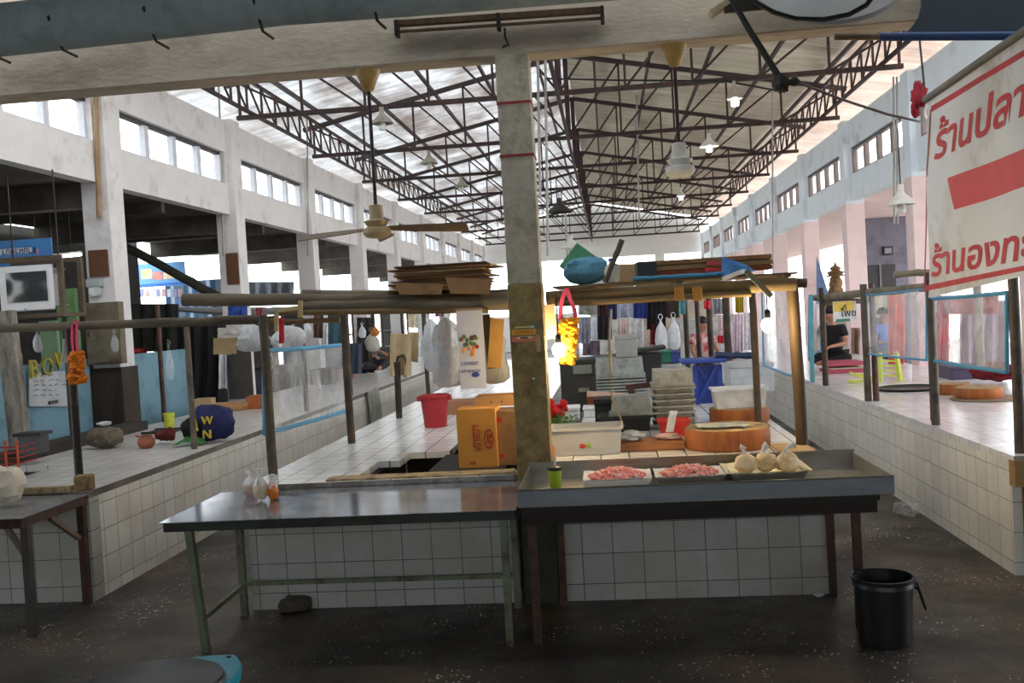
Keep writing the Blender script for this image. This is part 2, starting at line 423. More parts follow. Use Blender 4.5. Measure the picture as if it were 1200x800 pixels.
# ---------------------------------------------------------------- roof steel
def zc(x): return RZ-.10 - abs(x-RX)*.2017                 # underside of the roof steel
def truss(y):
    t = thing('roof_truss', 'dark steel lattice truss spanning the hall, nearest to the concrete beam', 'truss', (RX, y, 5.19), 'roof trusses across the hall')
    MB().bar((-5.6, y, 5.19), (4.5, y, 5.19), .07, .07).build('bottom_chord', RUST, t)
    for s, xe in ((-1, -5.75), (1, 4.65)):
        MB().bar((xe, y, zc(xe)), (RX, y, zc(RX)), .07, .085).build('top_chord', PURLIN, t)
    MB().bar((RX, y, 5.2), (RX, y, zc(RX)), .09, .09).build('king_post', RUST, t)
    for s in (-1, 1):
        for k in range(1, 6):
            x = RX + s*k*1.0
            MB().bar((x, y, 5.2), (x, y, zc(x)), .035, .045).build('web_post', RUST, t)
        for k in range(0, 5):
            xo, xi = RX+s*(k+1)*1.0, RX+s*k*1.0
            MB().bar((xo, y+.02, zc(xo)-.02), (xi, y+.02, 5.2), .028, .035).build('web_diagonal', RUST, t)
    return t
t0 = truss(PY[1]-.2)
for k, y in enumerate(PY[2:]):
    dup(t0, (RX, y, 5.19), label='dark steel lattice truss spanning the hall, %scounted from the concrete beam' % ORD[k+1])
def wall_girder(x, lab):
    y0, y1 = 10.9, 46.8; zt = zc(x)-.05; zb = 5.24
    t = thing('lattice_girder', lab, 'girder', (x, y0, zb))
    MB().bar((x, y0, zb), (x, y1, zb), .05, .05).build('bottom_chord', RUST, t)
    MB().bar((x, y0, zt), (x, y1, zt), .05, .05).build('top_chord', RUST, t)
    n = int((y1-y0)/.66)
    for k in range(n):
        a = y0 + k*.66
        if k < 34:
            MB().bar((x, a, zb), (x, a, zt), .03, .035).build('web_post', RUST, t)
            MB().bar((x, a, zt), (x, a+.66, zb), .024, .03).build('web_diagonal', RUST, t)
wall_girder(-5.35, 'long zigzag steel girder along the top of the white left wall')
wall_girder(4.2, 'long zigzag steel girder along the top of the bluish right wall')
p0 = None
for s in (-1, 1):
    for k in range(5):
        x = RX + s*(.55+k*1.03)
        z = zc(x) + .075
        o = MB().bar((x, 10, z), (x, 46.9, z), .05, .07).build('purlin', PURLIN)
        tag(o, 'thin lengthways steel purlin on the %s roof slope, %s' % ('bright left' if s < 0 else 'brownish right', 'nearest the ridge' if k == 0 else ORD[k] + 'down from the ridge'), 'purlin', 'purlins of the ' + ('left' if s < 0 else 'right') + ' roof slope')
o = MB().bar((RX, 8, 5.06), (RX, 46.9, 5.06), .05, .07).build('ridge_walkway_rail', RUST)
tag(o, 'steel rail running lengthways below the middle of the trusses', 'rail')

# far end wall and side aisles
LT = M('pale far plaster', (226, 226, 222), .9, var=.04)
we = MB().box(-6, 4.8, 47.2, 47.45, 4.25, 5.3)
we.prism([(-6, 5.3), (4.8, 5.3), (4.8, 5.75), (RX, 6.9), (-6, 5.75)], lambda u, v, w: Vector((u, 47.2+w, v)), .25)
for x in (-4, RX, 2.6): we.box(x-.22, x+.22, 47.2, 47.45, 0, 4.25)
we.box(-6, -1.6, 47.2, 47.4, 0, 1.7).box(.3, 4.8, 47.2, 47.4, 0, 2.2)
struct(we.build('wall_back', LT))
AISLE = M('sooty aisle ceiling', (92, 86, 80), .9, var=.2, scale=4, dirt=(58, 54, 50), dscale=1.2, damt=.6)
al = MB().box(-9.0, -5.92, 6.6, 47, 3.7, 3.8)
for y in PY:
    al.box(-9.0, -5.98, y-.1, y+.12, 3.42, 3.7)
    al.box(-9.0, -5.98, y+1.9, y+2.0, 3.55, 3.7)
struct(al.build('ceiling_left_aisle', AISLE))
struct(MB().box(4.77, 8.4, 6.6, 47, 3.64, 3.74).build('ceiling_right_aisle', SUNPINK))  # pink of reflected sunlight is put into this ceiling's colour
# ---------------------------------------------------------------- front beam, its middle pillar and the unseen canopy and walls that dim the near floor
fb = MB().box(-9, 6.2, 6.4, 6.62, 3.58, 4.6)
struct(fb.build('beam', CONC, bev=.01))
PXL, PXR = -.635, -.42
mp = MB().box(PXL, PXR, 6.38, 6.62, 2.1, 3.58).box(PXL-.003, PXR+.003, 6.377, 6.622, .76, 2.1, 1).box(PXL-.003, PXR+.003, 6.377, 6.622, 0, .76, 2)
RINGRED = M('faded red paint line', (150, 62, 52), .8)
mpo = struct(mp.build('pillar', [CONC_PILLAR, M('stained olive-brown dado paint', (158, 138, 92), .9, var=.2, scale=26, dirt=(104, 84, 52), dscale=5, damt=.6, bump=.4), M('green-black pillar foot with painted shade', (62, 62, 50), .8, var=.25, scale=14, dirt=(40, 38, 32), dscale=5)], bev=.006))  # shade between the table legs is put into the dark foot colour
for z in (3.26, 2.92):
    MB().box(PXL-.004, PXR+.004, 6.376, 6.624, z, z+.018).build('paint_line', RINGRED, mpo)
canopy = MB().box(-9, 9, -9, 5.9, 4.45, 4.55)  # unseen roof, carried close to the beam to cut light on the near floor
struct(MB().box(-9, 9, -9.2, -9, 0, 2.9).box(-9.2, -9, -9.2, 4.6, 0, 4.45).box(9, 9.2, -9.2, 4.6, 0, 4.45).build('wall_light_block', M('grey light-blocking wall', (120, 116, 110), .9)))  # unseen walls added to cut light from behind and beside the camera
struct(canopy.build('ceiling_front_canopy', M('dark canopy sheet', (120, 118, 114), .8)))

# long rounded sheet-metal gutter in front of the beam, sagging down to the left
gp = [at_y(-60, 42, 5.6), at_y(150, 19, 5.6), at_y(330, -2, 5.6), at_y(520, -16, 5.6), at_y(760, -36, 5.6)]
t = thing('hanging_gutter', 'big grey-blue rounded metal gutter hanging along the front of the concrete beam', 'gutter', gp[0])
GUT = M('grey-blue galvanised gutter', (150, 166, 168), .8, 0, var=.14, scale=10, dirt=(122, 138, 140), dscale=2, damt=.5)
MB().tube(gp, .15, 20).build('gutter_pipe', GUT, t)
for k, px in enumerate((-2, 82, 195, 322, 455)):
    f = (px+60)/820
    i = min(3, int(f*4)); q = gp[0].lerp(gp[-1], f)
    base = q + Vector((0, -.02, -.15))
    b = MB().tube([q+Vector((-.01, 0, .16)), q+Vector((0, -.155, 0)), base, base+Vector((.02, .12, -.012))], .009, 6)
    b.build('hook', DARKMETAL, t)
# fluorescent fitting without a tube, rusty
a, b = at_y(466, 38, 6.34), at_y(706, 22, 6.34)
t = thing('fluorescent_fitting', 'rusty empty fluorescent fitting screwed to the concrete beam above the middle pillar', 'lamp fitting', a)
RUSTY = M('rusted lamp fitting', (92, 70, 52), .7, .4, var=.3, scale=20, dirt=(50, 34, 26), dscale=8)
up = Vector((0, 0, .055))
MB().bar(a+up, b+up, .05, .035).build('tray', RUSTY, t)
MB().bar(a-Vector((0, .03, .005)), b-Vector((0, .03, .005)), .02, .016).build('lower_rail', RUSTY, t)
for q in (a, a.lerp(b, .5), b):
    MB().box(q.x-.012, q.x+.012, q.y-.045, q.y+.03, q.z-.03, q.z+.07).build('tube_holder', DARKMETAL, t)
# cable tuft under the middle of it
q = at_y(592, 44, 6.36)
o = MB().tube([q+Vector((0, 0, .06)), q, q+Vector((.02, -.01, -.05)), q+Vector((-.02, 0, -.06))], .008, 6).build('hanging_cable', BLACKP)
tag(o, 'short black cable end at the top of the middle pillar below the lamp fitting', 'cable')

# dark blue awning sheet with its tube at the right end of the beam
AWN = M('dark slate awning cloth', (58, 70, 82), .7, var=.12, scale=5, dirt=(44, 52, 60), dscale=2)
NAVY = M('navy painted tube', (24, 62, 112), .5, var=.15, dirt=(66, 66, 56), dscale=2)
t = thing('canopy_valance', 'dark slate awning sheet with a navy tube at its foot, right end of the beam', 'awning', at_y(1100, 40, 6.25))
pts = [(1062, 38), (1070, 30), (1077, 19), (1080, 6), (1080, -70), (1320, -70), (1320, 36)]
MB().prism([(p.x, p.z) for p in (at_y(x, y, 6.28) for x, y in pts)], lambda u, v, w: Vector((u, 6.28+w, v)), .012).build('sheet', AWN, t)
MB().tube([at_y(1030, 43, 6.25), at_y(1330, 41, 6.25)], .027, 12).build('tube', NAVY, t)
MB().tube([at_y(978, 43, 6.25), at_y(1032, 43, 6.25)], .021, 10).build('tube_sleeve', M('dirty olive tube', (110, 98, 74), .7), t)

# round grey dish, black cable loop and iron hook hanging at the upper right
t = thing('dish_lamp', 'round grey metal dish fixed to the beam near the awning', 'lamp', at_y(1000, 0, 6.2))
MB().lathe([(.46, .02), (.47, 0), (.46, -.015), (.38, -.05), (.2, -.075), (0, -.085)], at_y(966, -30, 6.0), 40, M4=Euler((R(52), 0, 0)).to_matrix()).build('dish', M('grey dish metal', (150, 152, 150), .7, 0, var=.08), t)
MB().tube([at_y(966, -30, 5.9), at_y(966, -45, 6.38)], .03).build('bracket', DARKMETAL, t)
lp = [at_y(x, y, 5.4) for x, y in ((872, -22), (884, 2), (905, 14), (932, 22), (965, 23), (995, 17), (1015, 6), (1026, -8), (1030, -30))]
o = MB().tube(lp, .014, 8).build('hanging_cable', BLACKP)
tag(o, 'thick black cable drooping in a loop in front of the grey dish', 'cable')
t = thing('hanging_hook', 'black iron rod with a dark lump at its end below the beam', 'hook', at_y(916, 96, 6.0))
MB().tube([at_y(846, -30, 6.0), at_y(858, 0, 6.0), at_y(880, 38, 6.0), at_y(914, 92, 6.0)], [.017, .017, .019, .021], 8).build('rod', M('dark green-black rod', (38, 40, 36), .6), t)
MB().ell(at_y(915, 98, 6.0), .05, .045, .055, lump=.4, seed=3).ell(at_y(931, 96, 6.0), .035, .03, .025, lump=.3, seed=4).build('lump', M('oily black iron', (40, 38, 32), .7), t)
t = thing('metal_bracket', 'pale worn bracket with a dark slot on the beam left of the hanging cable', 'bracket', at_y(850, 0, 6.2))
a, b = at_y(833, 17, 6.3), at_y(868, -6, 6.3)
MB().bar(a, b, .1, .035).build('plate', M('worn cream bracket', (170, 158, 128), .7), t)
MB().bar(a+Vector((.08, -.03, .03)), at_y(960, -2, 6.27), .035, .07).build('arm', M('oily black iron', (40, 38, 32), .7), t)

# ---------------------------------------------------------------- tiled counters
def slab(name, lab, outline_parts): pass
# middle island: a ring of worktop round a sunken floor
IZ = .85
t = thing('tiled_island_counter', 'long white tiled market counter in the middle, with a sunken inside behind its front wall', 'counter', (-.55, 6.43, 0))
top = MB()
top.box(-2.5, -.67, 6.43, 6.64, IZ-.05, IZ).box(-.385, 1.37, 6.43, 6.64, IZ-.05, IZ)                                 # front ledge
top.box(-2.5, -1.78, 6.64, 7.3, IZ-.05, IZ).box(-2.5, -1.62, 7.3, 7.7, IZ-.05, IZ).box(-2.5, -1.3, 7.7, 8.15, IZ-.05, IZ)
top.box(-2.5, -.72, 8.15, 22, IZ-.05, IZ)
top.box(-.62, 1.37, 6.65, 7.6, IZ-.05, IZ).box(-.3, 1.37, 7.6, 14, IZ-.05, IZ)
top.build('worktop', TOPTILE, t)
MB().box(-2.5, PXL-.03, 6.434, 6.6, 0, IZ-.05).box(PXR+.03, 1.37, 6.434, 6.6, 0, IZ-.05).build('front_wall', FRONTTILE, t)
MB().box(-2.497, -2.35, 6.6, 22, 0, IZ-.05).box(1.22, 1.367, 6.6, 14, 0, IZ-.05).build('side_wall', SIDETILE, t)
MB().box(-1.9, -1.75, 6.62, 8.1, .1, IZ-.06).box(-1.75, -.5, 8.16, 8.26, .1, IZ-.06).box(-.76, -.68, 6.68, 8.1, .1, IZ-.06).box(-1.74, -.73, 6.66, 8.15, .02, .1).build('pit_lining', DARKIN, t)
MB().box(-1.95, -.68, 6.46, 6.62, IZ, IZ+.012).build('ledge_board', M('muddy yellow ledge edge', (170, 150, 112), .8, dirt=(96, 76, 52), dscale=8), t)
# left counter
LZ = .8
t = thing('tiled_side_counter', 'long white tiled market counter along the left aisle with a square pit in its top', 'counter', (-4.7, 6.75, 0))
top = MB()
top.box(-5.64, -3.8, 6.75, 7.45, LZ-.05, LZ).box(-4.85, -3.8, 7.45, 8.25, LZ-.05, LZ).box(-5.64, -5.5, 7.45, 8.25, LZ-.05, LZ).box(-5.64, -3.8, 8.25, 34, LZ-.05, LZ)
top.build('worktop', TOPTILE_L, t)
MB().box(-3.95, -3.803, 6.9, 34, 0, LZ-.05).build('side_wall', SIDETILE, t)
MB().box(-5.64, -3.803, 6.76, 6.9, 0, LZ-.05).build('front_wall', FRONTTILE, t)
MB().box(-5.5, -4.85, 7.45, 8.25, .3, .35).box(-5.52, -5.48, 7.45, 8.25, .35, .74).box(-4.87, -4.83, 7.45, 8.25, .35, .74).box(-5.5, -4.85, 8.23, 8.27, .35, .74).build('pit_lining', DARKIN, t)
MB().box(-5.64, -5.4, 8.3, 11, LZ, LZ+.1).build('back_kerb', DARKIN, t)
# right counter
RZc = .8
t = thing('tiled_side_counter', 'long white tiled market counter along the right aisle, under plastic screens', 'counter', (3.5, 6.66, 0))
MB().box(2.575, 4.48, 6.66, 30, RZc-.05, RZc).build('worktop', TOPTILE_R, t)
MB().box(2.578, 2.73, 6.72, 30, 0, RZc-.05).build('side_wall', SIDETILE, t)
MB().box(2.64, 4.45, 6.67, 6.82, 0, RZc-.05).build('front_wall', M('bare render', (140, 118, 88), .9, dirt=(90, 66, 44), dscale=5), t)
MB().box(2.572, 2.72, 6.64, 6.74, RZc-.2, RZc-.03).build('broken_corner', M('exposed yellow mortar', (166, 132, 82), .95, dirt=(120, 84, 50), dscale=9, bump=.6), t)

# ---------------------------------------------------------------- steel tables in front
def leg(mb, x, y, z1, lean=0, w=.042): return mb.bar((x+lean, y, 0), (x, y, z1), w, w)
TZ = .815
t = thing('steel_table', 'long zinc-topped table on green legs in front of the tiled island, left of the pillar', 'table', (-1.6, 5.95, 0))
MB().box(-2.66, -.57, 5.46, 6.41, TZ-.006, TZ).build('table_top', DARKZINC, t, bev=.002)
fr = MB().box(-2.64, -.58, 5.48, 5.52, TZ-.06, TZ-.008).box(-2.64, -.58, 6.36, 6.4, TZ-.06, TZ-.008).box(-2.64, -2.6, 5.52, 6.36, TZ-.06, TZ-.008).box(-.62, -.58, 5.52, 6.36, TZ-.06, TZ-.008)
fr.build('apron', M('dark green apron', (52, 58, 46), .6, dirt=(34, 30, 26), dscale=6), t)
for x, y, l in ((-2.55, 5.62, .06), (-2.52, 6.33, 0), (-.66, 5.6, .0), (-.68, 6.33, 0)):
    leg(MB(), x, y, TZ-.06, l).build('leg', GREENMETAL, t)
MB().bar((-2.5, 5.62, .2), (-2.52, 6.33, .2), .028, .028).build('stretcher', GREENMETAL, t)
MB().bar((-2.52, 6.33, .21), (-.68, 6.33, .21), .028, .028).build('stretcher', GREENMETAL, t)
t = thing('steel_table', 'brown-legged table carrying the shallow steel tray, right of the pillar', 'table', (.45, 5.95, 0))
MB().box(-.55, 1.42, 5.5, 6.41, TZ-.03, TZ).build('table_top', M('blackened board', (40, 36, 32), .7), t)
MB().box(-.54, 1.41, 5.52, 5.57, TZ-.1, TZ-.03).box(-.54, 1.41, 6.34, 6.39, TZ-.1, TZ-.03).build('apron', M('dark brown rail', (40, 28, 24), .7), t)
for x, y in ((-.5, 5.63), (1.345, 5.75), (1.33, 6.37), (-.38, 6.34)):
    leg(MB(), x, y, TZ-.1, 0, .045).build('leg', BROWNMETAL, t)
# shallow steel display tray
TX0, TX1, TY0, TY1 = -.56, 1.5, 5.5, 6.38
t = thing('display_tray', 'wide shallow stainless steel tray with raised sides on the brown-legged table', 'tray', (.45, 5.95, TZ))
MB().box(TX0, TX1, TY0, TY1, TZ+.001, TZ+.006).build('base', CHROME, t)
for n_, a in (('front_side', (TX0, TX1, TY0, TY0+.008, TZ+.006, TZ+.1)), ('back_side', (TX0, TX1, TY1-.008, TY1, TZ+.006, TZ+.115)), ('end_side', (TX0, TX0+.008, TY0+.008, TY1-.008, TZ+.006, TZ+.1)), ('end_side', (TX1-.008, TX1, TY0+.008, TY1-.008, TZ+.006, TZ+.1))):
    MB().box(*a).build(n_, M('blue-grey worn steel', (138, 144, 150), .35, .4, var=.12, scale=12, dirt=(110, 114, 116), dscale=4, damt=.5, stretch=(.3, 1, 1)) if n_ == 'front_side' else CHROME, t)
MB().tube([(TX0, TY0, TZ+.1), (TX1, TY0, TZ+.1)], .006, 6).tube([(TX0, TY1, TZ+.115), (TX1, TY1, TZ+.115)], .006, 6).build('rim_wire', CHROME, t)

# left table
t = thing('steel_table', 'zinc-topped table with a brown frame at the left edge against the tiled counter', 'table', (-4.4, 6.3, 0))
z = .79
MB().box(-5.4, -3.78, 5.9, 6.72, z-.006, z).build('table_top', ZINC, t)
MB().box(-5.4, -3.79, 5.92, 5.96, z-.07, z-.007).box(-3.83, -3.79, 5.96, 6.7, z-.07, z-.007).box(-5.4, -3.83, 6.66, 6.7, z-.07, z-.007).build('apron', BROWNMETAL, t)
for x, y, mt in ((-3.81, 5.99, M('dark grey leg', (72, 68, 64), .6)), (-3.82, 6.68, BROWNMETAL), (-5.3, 5.99, BROWNMETAL)):
    leg(MB(), x, y, z-.07, 0, .05).build('leg', mt, t)
BRC = M('pale rusted brace', (120, 104, 92), .7)
MB().bar((-3.82, 6.02, z-.3), (-3.95, 6.0, z-.07), .035, .03).build('brace', BRC, t)
MB().bar((-3.83, 6.3, z-.08), (-3.83, 6.64, z-.3), .035, .03).build('brace', BRC, t)
o = MB().obox((-3.86, 6.82, .86), .12, .1, .11, (0, 0, .1)).build('mortar_block', M('flaky yellow mortar', (150, 124, 84), .95, dirt=(96, 70, 44), dscale=9, bump=.7), bev=.012)
tag(o, 'flaky yellow block of mortar on the front corner of the left counter', 'block')
o = MB().box(-5.4, -3.93, 6.74, 6.8, .802, .845).build('edge_batten', M('muddy yellow ledge edge', (170, 150, 112), .8))
tag(o, 'muddy yellow wooden batten along the front edge of the left counter', 'batten')
# ---------------------------------------------------------------- makers used all over the market
def post(lab, p, z1, r=.024, mt=DARKMETAL, group=None, z0=None, lean=(0, 0), name='stall_post', n=10):
    p = Vector(p); z0 = (p.z if z0 is None else z0)+.002
    a = Vector((p.x, p.y, z0)); b = Vector((p.x+lean[0], p.y+lean[1], z1))
    pts = [a.lerp(b, k/5) + Vector((noise.noise(Vector((k*1.3, p.x, p.y)))*.006, 0, 0)) for k in range(6)]
    o = MB().tube(pts, [r*(1+.12*noise.noise(Vector((k*.9, p.y, 3)))) for k in range(6)], n).build(name, mt)
    return tag(o, lab, 'post', group)
def pole(lab, a, b, r=.03, mt=TIMBER, name='timber_rail', cat='pole', group=None, sag=0):
    a, b = Vector(a), Vector(b); k = 9
    pts = [a.lerp(b, i/k) + Vector((0, 0, noise.noise(Vector((i*.8, a.z*9, a.y)))*r*.35 - sag*4*(i/k)*(1-i/k))) for i in range(k+1)]
    o = MB().tube(pts, [r*(1+.14*noise.noise(Vector((i*1.1, a.z*5, 1)))) for i in range(k+1)], 10).build(name, mt)
    return tag(o, lab, cat, group)
def cloth(lab, x0, y0, x1, y1, Y, mt, name='hanging_cloth', cat='cloth', group=None, wave=.03, folds=3, flare=0, seed=0, th=.004):
    """a hanging sheet between two pixel corners at depth Y, with folds that run downwards"""
    a, b, c = at_y(x0, y0, Y), at_y(x1, y0, Y), at_y(x0, y1, Y)
    def fn(u, v):
        q = a + (b-a)*u; q = q + (c-a)*v
        q.x += (u-.5)*flare*v
        q.y += wave*math.sin(u*folds*2*PI + seed)*(.35+.65*v) + wave*.7*noise.noise(Vector((u*3, v*3, seed)))
        q.z += .012*noise.noise(Vector((u*4, seed, 2)))*(1 if v > .9 else 0)
        return q
    o = MB().sheet(18, 10, fn, th).build(name, mt)
    return tag(o, lab, cat, group)
def hang_bag(lab, px, py0, py1, w, Y, mt, group=None, seed=1, name='hanging_bag', cat='bag', full=False):
    """a gathered carrier bag hanging from its handles: px centre, top and bottom pixel rows, width in pixels"""
    top, bot = at_y(px, py0, Y), at_y(px, py1, Y); h = top.z-bot.z; r = w*Y/FOC/2
    t = thing(name, lab, cat, bot, group)
    mb = MB(); prof = [(0, 0), (.5, .02), (.86, .12), (1, .32), (.9, .55), (.62, .74), (.3, .86), (.16, .93), (.1, 1)]
    if full: prof = [(0, 0), (.55, .02), (.9, .1), (1, .28), (.98, .52), (.9, .74), (.72, .9), (.42, .98), (.1, 1.04)]
    vs, fs, n = [], [], 22
    for i, (rr, z) in enumerate(prof):
        for k in range(n):
            a = 2*PI*k/n
            g = 1 + (.45 if full else .28)*noise.noise(Vector((math.cos(a)*2, math.sin(a)*2, z*3+seed*5))) + .10*math.sin(a*5+seed)*z
            vs.append(bot + Vector((rr*r*g*math.cos(a), rr*r*.7*g*math.sin(a), z*h*.86)))
    for i in range(len(prof)-1):
        for k in range(n):
            k2 = (k+1) % n; fs.append((i*n+k, i*n+k2, (i+1)*n+k2, (i+1)*n+k))
    mb.add(vs, fs, 0, True).build('body', mt, t)
    hb = MB()
    q = bot + Vector((0, 0, h*.84))
    for s in (-1, 1):
        hb = MB().tube([q+Vector((s*r*.08, 0, 0)), q+Vector((s*r*.35, .005, h*.09)), q+Vector((s*r*.2, 0, h*.15)), q+Vector((0, 0, h*.165))], .006, 6)
        hb.build('handle', mt, t)
    return t
def crate(lab, c, w, d, h, mt, rotz=0, group=None, name='plastic_crate', taper=.88, lipw=.012, inverted=False, cat='crate', ribs=True):
    """a hollow tapered tub with a rim"""
    c = Vector(c); t = thing(name, lab, cat, c, group); e = Euler((0, 0, rotz)).to_matrix(); th = .004
    def ring(w, d, z): return [c + e @ Vector((sx*w/2, sy*d/2, z)) for sx, sy in ((-1, -1), (1, -1), (1, 1), (-1, 1))]
    z0, z1 = (h, 0) if inverted else (0, h)
    o0, o1 = ring(w*taper, d*taper, z0), ring(w, d, z1)
    fl = th if not inverted else -th
    i0, i1 = ring(w*taper-2*th, d*taper-2*th, z0+fl), ring(w-2*th, d-2*th, z1)
    vs = o0+o1+i0+i1; fs = [(0, 3, 2, 1), (8, 9, 10, 11)]
    for k in range(4):
        k2 = (k+1) % 4
        fs += [(k, k2, 4+k2, 4+k), (8+k, 12+k, 12+k2, 8+k2), (4+k, 4+k2, 12+k2, 12+k)]
    MB().add(vs, fs).build('body', mt, t)
    rm = MB(); R0 = ring(w+2*lipw, d+2*lipw, z1); R1 = ring(w-.002, d-.002, z1)
    dz = Vector((0, 0, -.018 if not inverted else .018))
    vs = R0+R1+[v+dz for v in R0]+[v+dz for v in R1]; fs = []
    for k in range(4):
        k2 = (k+1) % 4
        fs += [(k, k2, 4+k2, 4+k), (8+k, 12+k, 12+k2, 8+k2), (k, 8+k, 8+k2, k2), (4+k, 4+k2, 12+k2, 12+k)]
    rm.add(vs, fs).build('rim', mt, t)
    if ribs:
        for sx in (-.28, .28):
            a = c + e @ Vector((sx*w, -(d*taper if not inverted else d)/2*.99, .02)); b = c + e @ Vector((sx*w*.97, -(d if not inverted else d*taper)/2*.99, h-.02))
            MB().bar(a, b, .012, .008, up=(0, 1, 0)).build('rib', mt, t)
    return t
def cardbox(lab, c, w, d, h, rotz=0, mt=CARD, name='cardboard_box', cat='box', tape=None, group=None):
    c = Vector(c)+Vector((0, 0, .002)); t = thing(name, lab, cat, c, group); e = Euler((0, 0, rotz)).to_matrix()
    MB().obox(c+Vector((0, 0, h/2)), w, d, h, (0, 0, rotz)).build('body', mt, t, bev=.004)
    for s in (-1, 1):
        MB().obox(c+e @ Vector((0, s*d*.252, h+.003)), w*.99, d*.49, .004, (s*.02, 0, rotz)).build('flap', mt, t)
    if tape:
        MB().obox(c+e @ Vector((0, 0, h+.008)), w*1.005, .045, .002, (0, 0, rotz)).build('tape', tape, t)
    return t
def block(lab, c, r, h, name='chopping_block', sx=1):
    c = Vector(c); t = thing(name, lab, 'chopping block', c)
    MB().lathe([(r*.97, 0), (r, .012), (r, h-.012), (r*.985, h)], c, 40, sx=sx).build('block', WOODBLOCK, t)
    MB().lathe([(0, h-.001), (r*.97, h), (r*.95, h+.004), (r*.5, h+.001), (0, h)], c, 40, sx=sx).build('top_face', WOODTOP, t)
    return t
def lumps(mb, c, rx, ry, rz, n, r, seed, mi=0, jit=.35):
    """many small rounded pieces heaped over a footprint"""
    rd = random.Random(seed); c = Vector(c)
    for k in range(n):
        a = rd.random()*2*PI; q = math.sqrt(rd.random())
        x, y = math.cos(a)*q, math.sin(a)*q
        z = rz*(1-q*q)*rd.uniform(.75, 1.0)
        g = r*rd.uniform(1-jit, 1+jit)
        mb.ell(c+Vector((x*rx, y*ry, z)), g, g*rd.uniform(.6, 1), g*rd.uniform(.6, .9), 7, 5, mi, rot=(rd.random()*3, rd.random()*3, rd.random()*3))
    return mb
MARIGOLD = M('orange marigold', (238, 130, 12), .8, var=.3, scale=60, bump=.5)
YELLOWMARI = M('yellow-orange marigold', (250, 160, 10), .8, var=.25, scale=60, bump=.5)
PINKRIB = M('bright pink ribbon', (246, 90, 128), .6, var=.1)
REDFLOWER = M('red flower', (206, 32, 48), .7, var=.2, scale=40)
def garland(lab, x, Y, rows, ribbon, mt, name='hanging_garland'):
    """rows: (y0, y1, width, 'column'|'tuft'); ribbon: pixel points of the loop the garland hangs on"""
    p = at_y(x, rows[-1][1], Y)
    t = thing(name, lab, 'garland', p)
    for rb in ribbon:
        MB().sheet(len(rb)-1, 1, lambda u, v: at_y(*[rb[min(len(rb)-1, int(round(u*(len(rb)-1))))][k] + (0 if k else (v-.5)*5) for k in (0, 1)], Y-.01), .003).build('ribbon', PINKRIB, t)
    for k, (y0, y1, w, kind) in enumerate(rows):
        a, b = at_y(x, y0, Y), at_y(x, y1, Y); r = w*Y/FOC/2; mb = MB(); rd = random.Random(k+x)
        n = int(110 if kind == 'column' else 44)
        for i in range(n):
            ang = rd.random()*2*PI; z = rd.random(); q = r*(.55+.4*rd.random()) if kind == 'column' else r*(.4+.6*rd.random())
            c = a.lerp(b, z) + Vector((math.cos(ang)*q, math.sin(ang)*q*.8, 0))
            s = .02*rd.uniform(.8, 1.25)
            mb.ell(c, s, s, s*.8, 8, 5, lump=.5, seed=i)
        mb.build('flower_column' if kind == 'column' else 'flower_tuft', mt, t)
    return t

def on_left(x, y, w=0):                  # a place on the left counter, kept clear of its back edge
    q = at_z(x, y, LZ)
    if q.x < -5.6+w: q = at_x(x, y, -5.6+w); q.z = LZ
    return q
# ---------------------------------------------------------------- left stall: rail, posts, garland
pole('long grey wooden pole level with the garland across the left stall front', at_y(-30, 386, 6.95), at_y(306, 374, 6.95), .034)
post('dark post with a marigold garland on the front corner of the left counter', on_left(94, 572, .05), 1.98, .03)
post('grey-brown post near the patterned navy bag on the left counter', on_left(228, 526, .05), 2.05, .028, M('grey-brown post', (104, 94, 80), .7, dirt=(66, 52, 42)))
post('thin brown post between the garland and the whiteboard', on_left(86, 518, .05), 2.3, .028, M('brown post', (92, 80, 64), .7, dirt=(60, 48, 40)))
post('thin dark brown post beside the yellow cup on the left counter', on_left(193, 492, .05), 2.25, .03, BROWNMETAL)
PEEL = M('peeling whitewashed timber', (166, 158, 146), .85, var=.15, dirt=(90, 84, 74), dscale=5, damt=.6, stretch=(1, 1, .3))
p = at_x(24, 517, -5.52)
o = MB().bar((p.x, p.y, LZ+.102), (p.x-.06, p.y, 2.2), .17, .1, up=(0, 1, 0)).build('timber_post', PEEL, bev=.008)
tag(o, 'thick peeling whitewashed timber post at the left edge below the television', 'post')
garland('pink ribbon with an orange marigold garland tied to the dark corner post on the left', 90, 6.86, [(413, 436, 16, 'column'), (439, 448, 23, 'tuft')],
        [[(89, 374), (89, 388), (89, 400), (90, 413)], [(86, 380), (85, 396), (87, 413)]], MARIGOLD)

# television in its hanging wooden frame
Y = 9.3
t = thing('tv', 'small white boxy television in a wooden hanging frame at the left edge', 'television', at_y(30, 366, Y))
a, b = at_y(1, 366, Y), at_y(58, 309, Y)
bz = MB().box(a.x, b.x, Y, Y+.06, a.z, b.z).build('bezel', WHITEP, t, bev=.012)
vs = []
MB().prism([(a.x+.03, a.z+.04), (b.x-.03, a.z+.04), (b.x-.1, a.z+.1), (b.x-.1, b.z-.08), (b.x-.03, b.z-.03), (a.x+.03, b.z-.03), (a.x+.1, b.z-.08), (a.x+.1, a.z+.1)], lambda u, v, w: Vector((u, Y+.06+w, v)), .3).build('back_shell', M('grey tv shell', (150, 150, 150), .6), t)
c0, c1 = at_y(9, 355, Y-.004), at_y(54, 317, Y-.004)
def tvs(u, v):
    bulge = .03*(1-(2*u-1)**2)*(1-(2*v-1)**2)
    return Vector((c0.x+(c1.x-c0.x)*u, Y-.006-bulge, c0.z+(c1.z-c0.z)*v))
MB().sheet(10, 8, tvs, .004).build('screen', M('dark grey picture tube', (58, 64, 66), .18, spec=.7, var=.1, scale=4), t)
q = at_y(30, 362, Y-.003)
